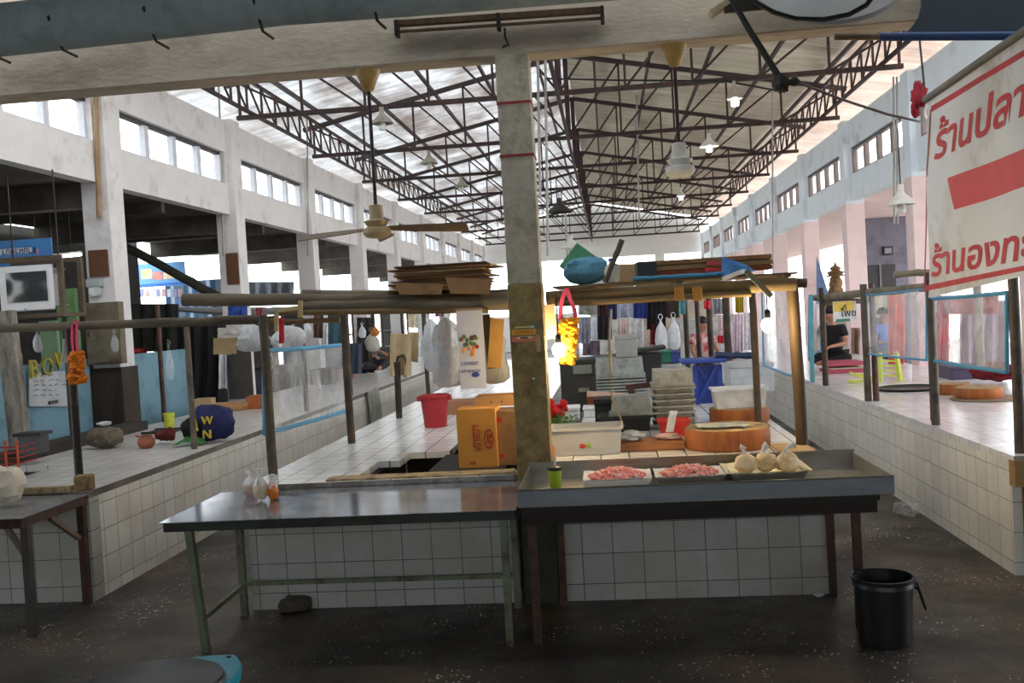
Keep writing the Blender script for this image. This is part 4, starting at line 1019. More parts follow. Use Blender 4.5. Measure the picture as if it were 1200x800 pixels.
# bags of food on the green-legged table
def food_bag(lab, x, y, w, h, mt, fill, seed, Zt=TZ, Yoff=.05):
    q = at_z(x, y, Zt); r = w*q.y/FOC/2; hh = h*q.y/FOC
    t = thing('knotted_bag', lab, 'bag', q)
    c = q+Vector((0, r, 0))
    body = MB().ell(c+Vector((0, 0, hh*.36+.004)), r, r*.85, hh*.36, 18, 12, lump=.3, seed=seed)
    body.build('filling', fill, t)
    prof = [(r*.98, hh*.5), (r*.7, hh*.68), (r*.22, hh*.8), (r*.16, hh*.84), (r*.42, hh*.98), (r*.6, hh*1.04)]
    vs, fs, n = [], [], 18
    for i, (rr, z_) in enumerate(prof):
        for k in range(n):
            a_ = 2*PI*k/n; g = 1+.3*noise.noise(Vector((math.cos(a_)*3, math.sin(a_)*3, i*.6+seed)))
            vs.append(c+Vector((rr*g*math.cos(a_), rr*g*.85*math.sin(a_), z_+.01*noise.noise(Vector((a_*2, seed, i))))))
    for i in range(len(prof)-1):
        for k in range(n):
            k2 = (k+1) % n; fs.append((i*n+k, i*n+k2, (i+1)*n+k2, (i+1)*n+k))
    MB().add(vs, fs, 0, True).build('bag_neck', mt, t)
    return t
WBAG = film('thin white food bag', (244, 242, 240), clear=.16, rough=.35, white=.2, scale=20)
food_bag('knotted plastic bag of pale pink food at the left on the green-legged table', 291, 583, 18, 30, WBAG, M('pale pink noodles', (214, 184, 172), .6, var=.12, scale=50, bump=.6), 2)
food_bag('knotted plastic bag of cream food in the middle on the green-legged table', 303, 588, 18, 38, WBAG, M('cream noodles', (222, 208, 176), .6, var=.14, scale=50, bump=.6), 3)
food_bag('knotted plastic bag of orange sauce on the green-legged table', 318, 587, 14, 30, WBAG, M('orange sauce', (226, 122, 26), .25, var=.08), 4)
# floor bits
q = at_z(347, 715, 0)
o = MB().ell((q.x, q.y-.01, .05), .11, .075, .045, 14, 8, lump=.35, seed=3, p=.55).build('stone_block', M('dull brown brick', (84, 74, 66), .95, var=.2, scale=25, bump=.6)); tag(o, 'dull brown broken block on the floor under the green-legged table', 'block')
q = at_z(1080, 605, 0)
o = MB().ell((q.x-.1, q.y, .07), .12, .09, .055, 16, 10, lump=.6, seed=14).build('plastic_litter', CLEAR); tag(o, 'crumpled clear plastic bag on the floor against the right counter', 'plastic bag')
q = at_z(960, 699, 0)
o = MB().ell((q.x, q.y, .014), .03, .02, .014, 10, 6, lump=.5, seed=15).build('paper_scrap', M('white scrap', (220, 220, 224), .7)); tag(o, 'tiny crumpled white scrap at the foot of the island by the brown legs', 'scrap')
# grey sacking at the edge of the left counter further back
q = at_x(438, 500, -3.74)
o = MB().sheet(8, 10, lambda u, v: Vector((-3.76+.03*math.sin(u*6+v*3), q.y-.2+.75*u, .82-.72*v+.02*noise.noise(Vector((u*4, v*3, 2))))), .012).build('hanging_sacking', M('cement-grey sacking', (158, 158, 150), .9, var=.12, dirt=(120, 118, 110), dscale=6)); tag(o, 'cement-grey sacking hanging down the side of the left counter', 'sacking')

# ---------------------------------------------------------------- bucket and teal stool in the foreground
q = at_z(1040, 758, 0); c = Vector((q.x+.015, q.y+.09, 0)); r1, r0, h = .16, .138, .36
t = thing('bucket', 'black plastic bucket on the wet floor beside the brown-legged table', 'bucket', c)
MB().lathe([(r0, .003), (r1*.97, h), (r1*.94, h), (r0*.95, .012), (0, .012)], c, 40).build('body', BLACKP, t)
MB().lathe([(r1*.97, h-.045), (r1*1.03, h-.04), (r1*1.0, h-.018), (r1*1.05, h-.014), (r1*1.06, h+.004), (r1*.97, h+.006)], c, 40).build('rim', BLACKP, t)
MB().lathe([(.022, -.008), (.022, .008)], c+Vector((r1*1.06, -.02, h-.05)), 14, M4=Euler((0, R(90), 0)).to_matrix()).build('handle_lug', BLACKP, t)
hp = [c+Vector((r1*1.09*math.cos(a_), -.02-r1*1.0*math.sin(a_)*.35, h-.05-.14*math.sin(a_))) for a_ in [PI*k/14 for k in range(15)]]
hp = [c+Vector((r1*1.08+.012*math.sin(PI*k/10), -.02-.1*math.sin(PI*k/10*.9), h-.05-.1*math.sin(PI*k/10))) for k in range(11)]
MB().tube(hp, .006, 8).build('handle', BLACKP, t)
# teal scoop-edged stool with a dark cushion, cut by the bottom of the picture
zt = .42; q = at_z(196, 800, zt)
t = thing('plastic_stool', 'teal plastic stool with a pointed corner and a dark round cushion at the bottom edge', 'stool', (q.x, q.y, 0))
tip = at_z(277, 766, zt); c = at_z(190, 802, zt)
d = (tip-c); L = d.length; ux = d.normalized(); uy = Vector((-ux.y, ux.x, 0))
out = []
for k in range(48):
    a_ = 2*PI*k/48; rr = L*.74/(max(abs(math.cos(a_))**2.6 + abs(math.sin(a_))**2.6, .2))**(1/2.6)
    p_ = ux*math.cos(a_)*rr + uy*math.sin(a_)*rr*.86
    if math.cos(a_) > .5: p_ += ux*(math.cos(a_)-.5)*L*.46*max(0, 1-abs(math.sin(a_))*1.1)
    out.append(c+p_)
vs = []
for s_, dz in ((1, -.05), (1.02, -.012), (1, 0), (.93, .0)):
    vs += [c+(p_-c)*s_+Vector((0, 0, dz)) for p_ in out]
n = 48; fs = [(i*n+k, i*n+(k+1) % n, (i+1)*n+(k+1) % n, (i+1)*n+k) for i in range(3) for k in range(n)] + [tuple(3*n+k for k in range(n))]
se_ = MB().add(vs, fs, 0, True).build('seat', TEAL, t)
MB().lathe([(.011, 0), (.011, .004), (0, .004)], tip - ux*.045 + Vector((0, 0, .0)), 16).build('hanging_hole', M('dark hole', (20, 40, 44), .8), se_)
cc = c - ux*.045
cu_ = MB().lathe([(L*.72, .0), (L*.74, .02), (L*.72, .04), (L*.6, .052), (0, .058)], cc, 44, sy=.86).build('cushion', M('dark grey vinyl cushion', (40, 44, 48), .35, var=.12), t)
MB().lathe([(L*.735, .012), (L*.75, .02), (L*.735, .028)], cc, 44, sy=.86).build('cushion_piping', M('grey piping', (112, 112, 116), .5), cu_)
for sx, sy in ((.5, .42), (.5, -.42), (-.5, .42), (-.5, -.42)):
    a_ = c+ux*L*sx+uy*L*sy; MB().bar(Vector((a_.x, a_.y, 0))+ux*sx*.1+uy*sy*.1, a_+Vector((0, 0, -.04)), .035, .035).build('leg', WHITEP if sx > 0 and sy < 0 else TEAL, t)
# ---------------------------------------------------------------- middle island, right of the pillar
BR = M('brown bamboo post', (84, 66, 42), .7, var=.25, scale=9, dirt=(64, 46, 32), dscale=3, damt=.6, stretch=(1, 1, .3))
p = at_z(948, 521, IZ); p = Vector((1.33, 7.15, IZ))
post('yellow-brown bamboo post at the front right corner of the island', p, 2.04, .042, BR, lean=(-.02, 0))
post('straight brown post on the island behind the front right bamboo post', at_z(889, 498, IZ), 2.02, .03, M('brown stall post', (86, 68, 50), .65, dirt=(50, 38, 30)))
for x0, y0, x1, y1, Y, r, lab in ((640, 349, 932, 332, 7.05, .05, 'thick yellow-brown timber beam over the right half of the island'),
        (655, 348, 870, 337, 7.25, .035, 'thinner bamboo laid behind the thick beam on the right'),
        (650, 356, 880, 344, 7.0, .022, 'thin dark bamboo under the thick beam on the right'),
        (850, 336, 945, 331, 7.22, .035, 'short timber beam ending at the right bamboo post'),
        (668, 339, 720, 333, 7.0, .018, 'short yellow bamboo stub near the pillar')):
    pole(lab, at_y(x0, y0, Y), at_y(x1, y1, Y), r, BAMBOO)
for x, lab in ((796, 'left of two square wooden cleats under the thick beam'), (817, 'right of two square wooden cleats under the thick beam')):
    q = at_y(x, 344, 6.985); o = MB().obox(q, .065, .03, .1).build('hanging_cleat', M('ochre cleat wood', (168, 122, 60), .8, var=.2), bev=.004); tag(o, lab, 'cleat')
o = MB().bar(at_y(874, 317, 6.95), at_y(904, 347, 6.95), .035, .035, up=(0, 1, 0)).build('hanging_brace', M('grey olive stick', (120, 118, 96), .8)); tag(o, 'grey stick bracing the beam near the hanging bulb on the right', 'brace')
zt = 2.11
# slatted platform, then net bundle, jug, stick, planks, tarp on top
t = thing('bamboo_platform', 'flat bamboo platform on the timber beams over the right half of the island', 'platform', (.5, 7.5, 2.03))
for k in range(6):
    y = 7.08+.16*k; MB().box(-.38, 1.34, y, y+.13, 2.075, 2.088).build('slat', BAMBOO, t)
for x in (-.3, .5, 1.25): MB().box(x, x+.04, 7.05, 8.02, 2.055, 2.075).build('cross_bar', BAMBOO, t)
zt = 2.089
q = at_y(683, 334, 7.3); q.z = zt
BLUENET = M('blue-green fishing net', (96, 160, 192), .85, var=.25, scale=60, bump=.8); GRNET = M('green netting', (92, 160, 120), .85, var=.2, scale=50, bump=.6)
o = MB().ell(q+Vector((.02, .06, .108)), .165, .15, .1, 20, 12, lump=.25, seed=5).build('net_bundle', BLUENET); tag(o, 'blue-green bundle of netting on the timbers right of the pillar', 'net')
a = [at_y(*p_, 7.62) for p_ in ((676, 284), (712, 310), (690, 336), (655, 312))]
o = MB().prism([(p_.x, p_.z) for p_ in a], lambda u, v, w: Vector((u, 7.62+w+.05*noise.noise(Vector((u*6, v*6, 0))), v)), .03).build('hand_net', GRNET, bev=.008); tag(o, 'green diamond-shaped hand net standing behind the blue bundle', 'net')
t = thing('plastic_jug', 'white plastic jug with a blue cap on the timbers right of the net bundle', 'jug', at_y(718, 336, 7.15))
q = at_y(718, 335, 7.15); q.z = zt+.001; r = 18/2*7.15/FOC
MB().lathe([(r*.9, 0), (r, .02), (r, .09), (r*.75, .125), (r*.35, .14), (r*.35, .16), (0, .16)], q, 24).build('body', M('yellow-white plastic', (222, 222, 206), .4), t)
MB().lathe([(r*.4, .155), (r*.4, .175), (0, .18)], q, 16).build('cap', BLUEP, t)
MB().tube([q+Vector((r*.5, -r*.5, .13)), q+Vector((r*.9, -r*.9, .12)), q+Vector((r*.9, -r*.9, .06))], .008, 6).build('handle', M('yellow-white plastic', (222, 222, 206), .4), t)
pole('dark knobbly stick slanting up beside the white jug', at_y(709, 331, 7.1), at_y(729, 281, 7.1), .02, M('grey-brown stick', (92, 86, 80), .85), 'timber_stick', 'stick')
for k, (x0, y0, x1, y1, Y, mt, lab) in enumerate((
        (748, 305, 900, 306, 7.55, CARD, 'long brown plank on top of the pile over the island'),
        (758, 313, 905, 312, 7.45, PALECARD, 'pale brown plank second from the top of the pile'),
        (746, 318, 900, 317, 7.6, M('red-brown board', (150, 84, 56), .8, var=.2), 'red-brown plank in the middle of the pile'),
        (752, 325, 880, 323, 7.4, CARD, 'brown plank low in the pile over the island'))):
    zp = zt+.018+(.0, .0375, .075, .1125)[3-k]; a_, b_ = at_y(x0, y0, Y), at_y(x1, y1, Y)
    o = MB().bar((a_.x, 7.52, zp), (b_.x, 7.5+.04*(k % 2), zp), .3-.03*k, .034).build('wooden_plank', mt, bev=.003); tag(o, lab, 'plank')
for x0, x1, y, lab in ((828, 846, 308, 'red strip wrapped on the top plank of the pile'), (826, 846, 316, 'red strip wrapped on the second plank of the pile')):
    o = MB().bar(at_y(x0, y, 7.3), at_y(x1, y, 7.3), .02, .03).build('hanging_strip', REDP); tag(o, lab, 'strip')
pole('light blue plastic pipe lying under the planks over the island', Vector((at_y(742, 333, 7.12).x, 7.12, zt+.018)), Vector((at_y(846, 326, 7.12).x, 7.12, zt+.018)), .016, SKYBLUE, 'plastic_pipe', 'pipe')
o = MB().obox(Vector((at_y(757, 324, 7.25).x, 7.25, zt+.071)), .14, .16, .14, (0, 0, .1)).build('tool_box', M('dark slate box', (52, 56, 62), .6), bev=.01); tag(o, 'dark slate box at the left end of the planks', 'box')
o = MB().obox(Vector((at_y(736, 313, 7.8).x, 7.8, zt+.08)), .17, .02, .15, (0, 0, .3)).build('cardboard_piece', PALECARD, bev=.002); tag(o, 'pale cardboard piece behind the white jug', 'cardboard')
a = [at_y(*p_, 7.02) for p_ in ((846, 301), (862, 303), (885, 317), (846, 327))]
o = MB().sheet(8, 6, lambda u, v: (a[0].lerp(a[1].lerp(a[2], .5), u)).lerp(a[3].lerp(a[2], u), v)+Vector((0, -.05*math.sin(u*PI)*math.sin(v*PI), 0)), .006).build('plastic_tarp', M('vivid blue tarp', (60, 130, 208), .5, var=.12)); tag(o, 'vivid blue plastic sheet folded over the right end of the planks', 'tarp')
o = MB().bar(at_y(847, 327, 6.98), at_y(869, 318, 6.98), .02, .03).build('hanging_foam', M('white foam strip', (230, 230, 228), .8)); tag(o, 'white foam strip under the vivid blue plastic sheet', 'foam')
# garland and bulbs
garland('pink ribbon bag loop with orange marigolds hanging right of the pillar', 666, 6.9, [(374, 398, 21, 'column'), (400, 410, 19, 'tuft'), (414, 426, 16, 'tuft')],
        [[(664, 337), (659, 350), (657, 362), (657, 375)], [(664, 337), (668, 350), (673, 362), (675, 375)], [(657, 371), (663, 374), (669, 374), (676, 372)]], YELLOWMARI)
def bulb(lab, x, y, Y, top, power):
    c = at_y(x, y, Y); t = thing('hanging_bulb', lab, 'light bulb', c)
    MB().ell(c, .045, .045, .052, 16, 10).build('glass', glow('lit warm bulb', (255, 226, 170), power), t)
    MB().lathe([(.02, .047), (.022, .06), (.02, .1), (.012, .11)], c, 14).build('holder', BLACKP, t)
    q = at_y(x, top, Y); MB().tube([c+Vector((0, 0, .1)), Vector((c.x, c.y, q.z))], .005, 6).build('cord', BLACKP, t)
    return t
bulb('lit bare bulb hanging in front of the marigolds beside the pillar', 655, 410, 6.78, 345, 150)
bulb('lit bare bulb hanging at the right end of the island beam', 900, 381, 6.95, 340, 60)
o = MB().box(at_y(634, 397, 6.9).x, at_y(652, 397, 6.9).x, 6.9, 6.905, at_y(640, 397, 6.9).z, at_y(640, 357, 6.9).z).build('hanging_card', M('cream paper board', (224, 200, 150), .8, var=.05)); tag(o, 'blank cream card hanging beside the pillar behind the bulb', 'card')
# stickers on the pillar
Y = 6.3755
def sticker(lab, parts, name='wall_sticker'):
    t = thing(name, lab, 'sticker', at_y((parts[0][0]+parts[0][2])/2, parts[0][3], Y))
    for k, (x0, y0, x1, y1, nm, mt) in enumerate(parts):
        a, b = at_y(x0, y1, Y), at_y(x1, y0, Y); MB().box(a.x, b.x, Y-.0015*(k+1), Y-.0015*k, a.z, b.z).build(nm, mt, t)
    return t
ORS = M('orange-yellow sticker', (240, 178, 62), .6, var=.1); PKS = M('salmon sticker', (226, 132, 100), .6)
t = sticker('orange and salmon sticker with small print on the concrete pillar', [(600, 385, 628, 393, 'orange_band', ORS), (600, 393, 628, 401, 'salmon_band', PKS), (606, 394, 624, 397, 'pale_strip', M('pale sticker strip', (230, 226, 200), .6)), (603, 382, 622, 384.5, 'cream_band', M('cream sticker', (240, 226, 150), .6))])
tm = MB(); q = at_y(603, 391, Y)
marks(8, lambda u, v, w: Vector((q.x+u, Y-.007+w, q.z+v)), .026, .001, 7, mb=tm).build('print', M('orange-brown print', (176, 84, 30), .7), t)
q = at_y(610, 396.6, Y); MB().box(q.x, q.x+.05, Y-.0075, Y-.006, q.z, q.z+.008).build('dark_print', M('dark print', (50, 46, 46), .7), t)
sticker('small teal and white sticker on the pillar above the orange one', [(621, 380, 627, 385, 'teal_patch', M('teal sticker', (90, 140, 150), .6)), (622, 381.5, 626, 384, 'white_patch', M('pale sticker strip', (230, 226, 200), .6))])
sticker('tiny green sticker low on the concrete pillar', [(622, 442, 629, 445, 'green_patch', M('green sticker', (70, 140, 120), .6)), (624, 442.7, 627, 444.3, 'white_patch', M('pale sticker strip', (230, 226, 200), .6))])
sticker('torn strip of tan tape on the right edge of the pillar', [(629, 392, 633, 412, 'tape', M('tan tape', (202, 168, 118), .7))])

# flowers, tub, bottle
q = at_z(655, 526, IZ) + Vector((0, .45, 0)); q = at_y(655, 505, 7.75); q.z = IZ
t = thing('potted_flowers', 'bunch of red roses with leaves in a pot behind the white tub', 'flowers', q)
MB().lathe([(.05, 0), (.075, .14), (.065, .14), (.045, .01), (0, .01)], q, 20).build('pot', M('dark green pot', (40, 60, 46), .6), t)
GL = M('leaf green', (108, 146, 72), .7, var=.3, scale=30); rd = random.Random(9)
zf = at_y(655, 478, 7.75).z
lf = MB(); st = MB(); fl = MB()
for k in range(20):
    e = Vector((q.x+rd.uniform(-.13, .13), q.y+rd.uniform(-.08, .08), zf+rd.uniform(-.06, .06)))
    st.tube([q+Vector((rd.uniform(-.03, .03), 0, .12)), e.lerp(q, .4)+Vector((0, 0, .06)), e], .005, 5)
    for j in range(3): fl.ell(e+Vector((rd.uniform(-.015, .015), rd.uniform(-.015, .015), rd.uniform(-.01, .015))), .024, .024, .022, 8, 6, lump=.6, seed=k*3+j)
for k in range(150):
    e = Vector((q.x+rd.uniform(-.16, .16), q.y+rd.uniform(-.12, .12), zf-rd.uniform(.06, .26)))
    d = Vector((rd.uniform(-1, 1), rd.uniform(-1, 1), rd.uniform(-.3, .8))).normalized(); s_ = d.cross(Vector((0, 0, 1))).normalized()
    L = rd.uniform(.04, .065); lf.add([e-d*L*.5, e+s_*L*.3, e+d*L*.5, e-s_*L*.3, e+Vector((0, 0, -.006))], [(0, 1, 2, 3), (0, 4, 1), (1, 4, 2), (2, 4, 3), (3, 4, 0)])
st.build('stems', GL, t); fl.build('rose_heads', REDFLOWER, t); lf.build('leaves', GL, t)
for k, dx in enumerate((.09, -.09)):
    MB().ell((q.x+dx, q.y-.06, zf-.14-.03*k), .022, .02, .018, lump=.5, seed=k).build('yellow_flower', YELLOWMARI, t)
a, b = at_z(650, 531, IZ), at_z(728, 529, IZ); Y = 7.15
w = b.x-a.x; c = Vector(((a.x+b.x)/2, Y+.15, IZ+.003))
t = crate('white plastic tub with a tiny fruit emblem on the island beside the pillar', c, w+.02, .32, .2, M('greyish white tub', (204, 202, 200), .4, var=.04, dirt=(190, 206, 210), dscale=3), taper=.93, name='plastic_tub', cat='tub', ribs=False)
e0 = Vector((c.x-.03, Y-.006, IZ+.07))
MB().ell(e0, .024, .003, .018).build('red_fruit_emblem', M('emblem red', (200, 70, 50), .6), t.children[0]); MB().ell(e0+Vector((.045, 0, .002)), .022, .003, .02).build('green_fruit_emblem', M('emblem green', (150, 190, 80), .6), t.children[0])
q = at_z(647, 530, IZ); q = Vector((q.x+.012, 7.0, IZ))
t = thing('sauce_bottle', 'orange bottle standing between the pillar and the white tub', 'bottle', q)
MB().lathe([(.03, 0), (.034, .01), (.034, .09), (.018, .125), (.014, .14), (0, .14)], q, 18).build('body', M('orange sauce bottle', (216, 120, 36), .3), t)
MB().lathe([(.017, .14), (.017, .16), (0, .162)], q, 14).build('cap', WHITEP, t)
# crates
def crate_stack(x0, x1, ytop, ymid, ybase, Y, n, mt, side):
    """shallow crates piled one on another, with a deeper one turned over on top"""
    a, b = at_y(x0, ybase, Y), at_y(x1, ybase, Y); w = b.x-a.x; xc = (a.x+b.x)/2; zb = IZ+.002
    zm, zt_ = at_y((x0+x1)/2, ymid, Y).z, at_y((x0+x1)/2, ytop, Y).z
    step = (zm-zb)/n
    for k in range(n):
        crate('shallow grey crate, %s in the %s pile' % ('lowest' if k == 0 else ORD[k] + 'from the bottom', 'further left' if side == 'left' else 'nearer right'), (xc+.006*math.sin(k*2.3), Y+.22, zb+k*step), w-.03, .42, step-.003, mt, 0, side+' pile of shallow grey crates', taper=.9, lipw=.016, ribs=False)
    crate('deeper grey crate turned over on top of the %s crate pile' % side, (xc, Y+.22, zm+.002), w-.03, .42, zt_-zm, mt, 0, inverted=True, taper=.95, lipw=.016)
crate_stack(698, 758, 420, 441, 467, 11.8, 6, GREYP, 'left')
crate_stack(767, 817, 434, 453, 503, 8.4, 7, M('warm grey crate', (172, 172, 160), .5, var=.08, dirt=(122, 118, 104), dscale=6), 'right')
t = crate('black crate under a single grey crate in the middle of the island', (at_y(733, 500, 8.3).x, 8.55, IZ+.002), .44, .36, .13, BLACKP, name='plastic_crate', taper=.9)
crate('single upside-down grey crate on a black crate between the two stacks', (at_y(741, 490, 8.3).x, 8.55, IZ+.136), .36, .3, .16, GREYP, inverted=True, taper=.84)
crate('dark lidded bin behind the left crate stack', (at_y(760, 440, 13).x, 13.2, IZ+.002), .36, .4, .42, BLACKP, name='plastic_bin', cat='bin', taper=.9)
o = MB().obox((at_y(758, 412, 13).x, 13.2, IZ+.475), .5, .5, .05, (0, -.08, 0)).build('bin_lid', BLACKP, bev=.01); tag(o, 'loose black lid on the dark bin behind the left crate stack', 'lid')
bx = lambda lab, x0, y0, x1, y1, Y, d, mt, name='storage_box', z0=None: _bx(lab, x0, y0, x1, y1, Y, d, mt, name, z0)
def _bx(lab, x0, y0, x1, y1, Y, d, mt, name, z0):
    a, b = at_y(x0, y1, Y), at_y(x1, y0, Y); zb = a.z if z0 is None else z0
    t = thing(name, lab, 'box', ((a.x+b.x)/2, Y+d/2, zb)); lid = min(.05, (b.z-zb)*.25)
    MB().box(a.x, b.x, Y, Y+d, zb, b.z-lid).build('body', mt, t, bev=.006)
    MB().box(a.x-.008, b.x+.008, Y-.008, Y+d+.008, b.z-lid, b.z).build('lid', mt, t, bev=.006)
    return t
DKS = M('blackish steel cabinet', (38, 38, 34), .5, var=.2)
t = bx('tall blackish cabinet with pale labels behind the roses', 660, 420, 697, 500, 10.2, .45, DKS, 'storage_cabinet', IZ+.002)
cb_ = t.children[0]; a = at_y(672, 437, 10.19); MB().box(a.x, a.x+.19, 10.17, 10.19, a.z-.01, a.z+.08).build('label', M('grey label', (112, 116, 104), .6), cb_)
a = at_y(678, 458, 10.19); MB().box(a.x, a.x+.11, 10.17, 10.19, a.z-.01, a.z+.03).build('label', M('grey label', (112, 116, 104), .6), cb_)
bx('black box standing left of the single grey crate', 698, 467, 716, 500, 8.9, .3, M('dull black box', (30, 29, 30), .7), 'storage_box', IZ+.002)
bx('small white foam box on the island behind the roses', 684, 477, 700, 487, 9.6, .3, M('white foam', (222, 222, 220), .8), 'foam_box', IZ+.002)
bx('small white foam box behind the roses at the pillar', 659, 477, 678, 485, 9.4, .3, M('white foam', (222, 222, 220), .8), 'foam_box', IZ+.002)
o = MB().bar(at_y(688, 461, 9.9), at_y(742, 464, 9.9), .3, .03).build('wooden_board', M('pinkish pale board', (192, 158, 140), .8, var=.1)); tag(o, 'pale board laid across behind the single grey crate', 'board')
bx('orange-brown carton under the pale board', 689, 464, 699, 478, 10.0, .2, M('orange-brown carton', (150, 88, 52), .8), 'cardboard_box', IZ+.002)
t = thing('hanging_bracket', 'dark red-brown wooden bracket between the two crate stacks', 'bracket', at_y(742, 462, 9.2))
DRB = M('dark red-brown wood', (84, 54, 46), .8, var=.2)
MB().bar(at_y(733, 454, 9.2), at_y(768, 450, 9.2), .05, .05).build('arm', DRB, t); MB().bar(at_y(740, 454, 9.2), at_y(741, 466, 9.2), .06, .06).build('foot', DRB, t)
bx('grey-white box on top of the left crate stack', 722, 392, 746, 419, 11.9, .3, M('grey-white box', (150, 150, 144), .7), 'storage_box', None)
bx('green plastic box behind the dark bin', 775, 411, 786, 425, 13.6, .3, M('green plastic', (36, 126, 96), .5), 'storage_box', None)
bx('navy plastic box beside the green one', 786.5, 411, 797, 425, 13.6, .3, M('navy plastic', (40, 62, 130), .5), 'storage_box', None)
bx('pale grey box under the green and navy boxes', 775, 425.5, 798, 440, 13.6, .3, M('pale grey box', (176, 180, 180), .6), 'storage_box', IZ+.002)
o = MB().tube([at_y(716, 362, 7.6), at_y(714, 398, 7.6), at_y(716, 436, 7.6)], .012, 8).build('hanging_tube', M('grey-white tube', (170, 166, 168), .4)); tag(o, 'thin grey-white tube hanging before the left crate stack', 'tube')
o = MB().tube([at_y(715, 400, 7.5), at_y(715, 440, 7.5), at_y(717, 468, 7.5), at_y(724, 482, 7.5), at_y(731, 499, 7.5)], .006, 6).build('hanging_string', M('yellow string', (176, 156, 80), .8)); tag(o, 'yellow string hanging down to the white tub', 'string')
# blue folding table
Y = 10.2; t = thing('folding_table', 'blue plastic folding table with crossed legs behind the right crate stack', 'table', at_y(828, 478, Y))
NB = M('deep blue plastic', (30, 62, 150), .45, var=.15)
a, b = at_y(799, 427, Y), at_y(852, 420, Y); MB().box(a.x, b.x, Y, Y+.5, a.z, b.z).build('table_top', NB, t, bev=.012)
a, b = at_y(814, 476, Y+.1), at_y(846, 427, Y+.1); a.z = max(a.z, IZ+.01)
MB().box(a.x, a.x+.05, Y+.1, Y+.13, IZ+.002, b.z).build('leg', NB, t); MB().box(b.x-.05, b.x, Y+.1, Y+.13, IZ+.002, b.z).build('leg', NB, t)
MB().bar((a.x+.05, Y+.115, b.z), (b.x-.05, Y+.115, a.z+.05), .03, .03, up=(0, 1, 0)).build('cross_brace', NB, t); MB().bar((b.x-.05, Y+.08, b.z), (a.x+.05, Y+.08, a.z+.05), .03, .03, up=(0, 1, 0)).build('cross_brace', NB, t)
MB().box(a.x+.05, b.x-.05, Y+.14, Y+.16, a.z, b.z).build('back_panel', NB, t)
pole('dark blue board sticking out right of the blue folding table', at_y(838, 416.5, 10.4), at_y(884, 416.5, 10.4), .035, M('navy board', (34, 50, 84), .6), 'hanging_board', 'board')
bx('big pale grey chest behind the blue folding table', 857, 424, 906, 470, 11.4, .6, M('pale grey chest', (186, 188, 190), .6), 'storage_chest', IZ+.002)
# chopping blocks and white box
q = at_z(871, 497, IZ); r = 70/2*q.y/FOC; block('smaller round orange-brown chopping block under the white tub at the back', (q.x, q.y+r*.9, IZ+.002), r, at_y(871, 480, q.y).z-IZ)
h2 = at_y(871, 480, q.y).z+.006
crate('white plastic tub standing on the smaller chopping block', (q.x, q.y+r*.9, h2), r*1.75, .3, .17, M('white tub', (222, 224, 226), .4), taper=.9, name='plastic_tub', cat='tub', ribs=False)
q = at_z(858, 529, IZ); r = 101/2*q.y/FOC; hb = at_y(858, 505, q.y).z-IZ
block('big round orange-brown chopping block at the front of the island', (q.x, q.y+r*.85, IZ+.002), r, hb)
o = MB().sheet(10, 8, lambda u, v: Vector((q.x-.22+.36*u, q.y+r*.3+.26*v, IZ+hb+.02+.012*noise.noise(Vector((u*5, v*5, 3))))), .005).build('paper_sheet', M('grey newsprint', (186, 188, 186), .8, dirt=(120, 124, 130), dscale=20)); tag(o, 'crumpled grey newspaper lying on the big chopping block', 'newspaper')
q = at_z(765, 528, IZ)
t = thing('cutting_board', 'thick orange-brown wooden board beside the big chopping block', 'board', (q.x, q.y+.15, IZ))
MB().obox((q.x-.005, q.y+.15, IZ+.032), .48, .3, .06).build('board', M('orange-brown board', (176, 118, 70), .7, var=.25, stretch=(.2, 1, 1), dirt=(120, 76, 44), dscale=5), t, bev=.006)
o = MB().ell((q.x+.12, q.y+.12, IZ+.085), .09, .06, .022, 14, 8, lump=.6, seed=31).build('tissue_heap', M('pinkish tissue', (222, 186, 182), .9, var=.1)); tag(o, 'crumpled pinkish tissue on the thick wooden board', 'tissue')
o = MB().ell((q.x-.14, q.y+.13, IZ+.1), .105, .08, .038, 16, 9, lump=.5, seed=41).build('plastic_bag', film('bluish clear bag', (206, 216, 226), clear=.35, rough=.25, white=.3)); tag(o, 'bluish clear plastic bag lying on the board beside the white tub', 'bag')
crate('red plastic basket holding a white cloth before the right crate stack', (at_y(791, 505, 7.9).x, 8.05, IZ+.002), .24, .22, .13, M('red-orange basket', (226, 64, 48), .45), taper=.86, name='plastic_basket', cat='basket')
a = [at_y(785, 485, 7.86), at_y(794, 485, 7.86)]
o = MB().sheet(6, 10, lambda u, v: Vector((a[0].x+(a[1].x-a[0].x)*u-.05*v*v, 7.9-.2*v, a[0].z+.02-.13*v*v-.01*math.sin(v*8))), .006).build('hanging_cloth', M('white towel', (226, 226, 230), .9)); tag(o, 'white cloth draped over the front of the red basket', 'cloth')
o = MB().obox((1.24, 7.0, IZ+.008), .24, .5, .012, (0, 0, .03)).build('cardboard_sheet', PALECARD); tag(o, 'flat tan cardboard sheet on the right corner of the island', 'cardboard')

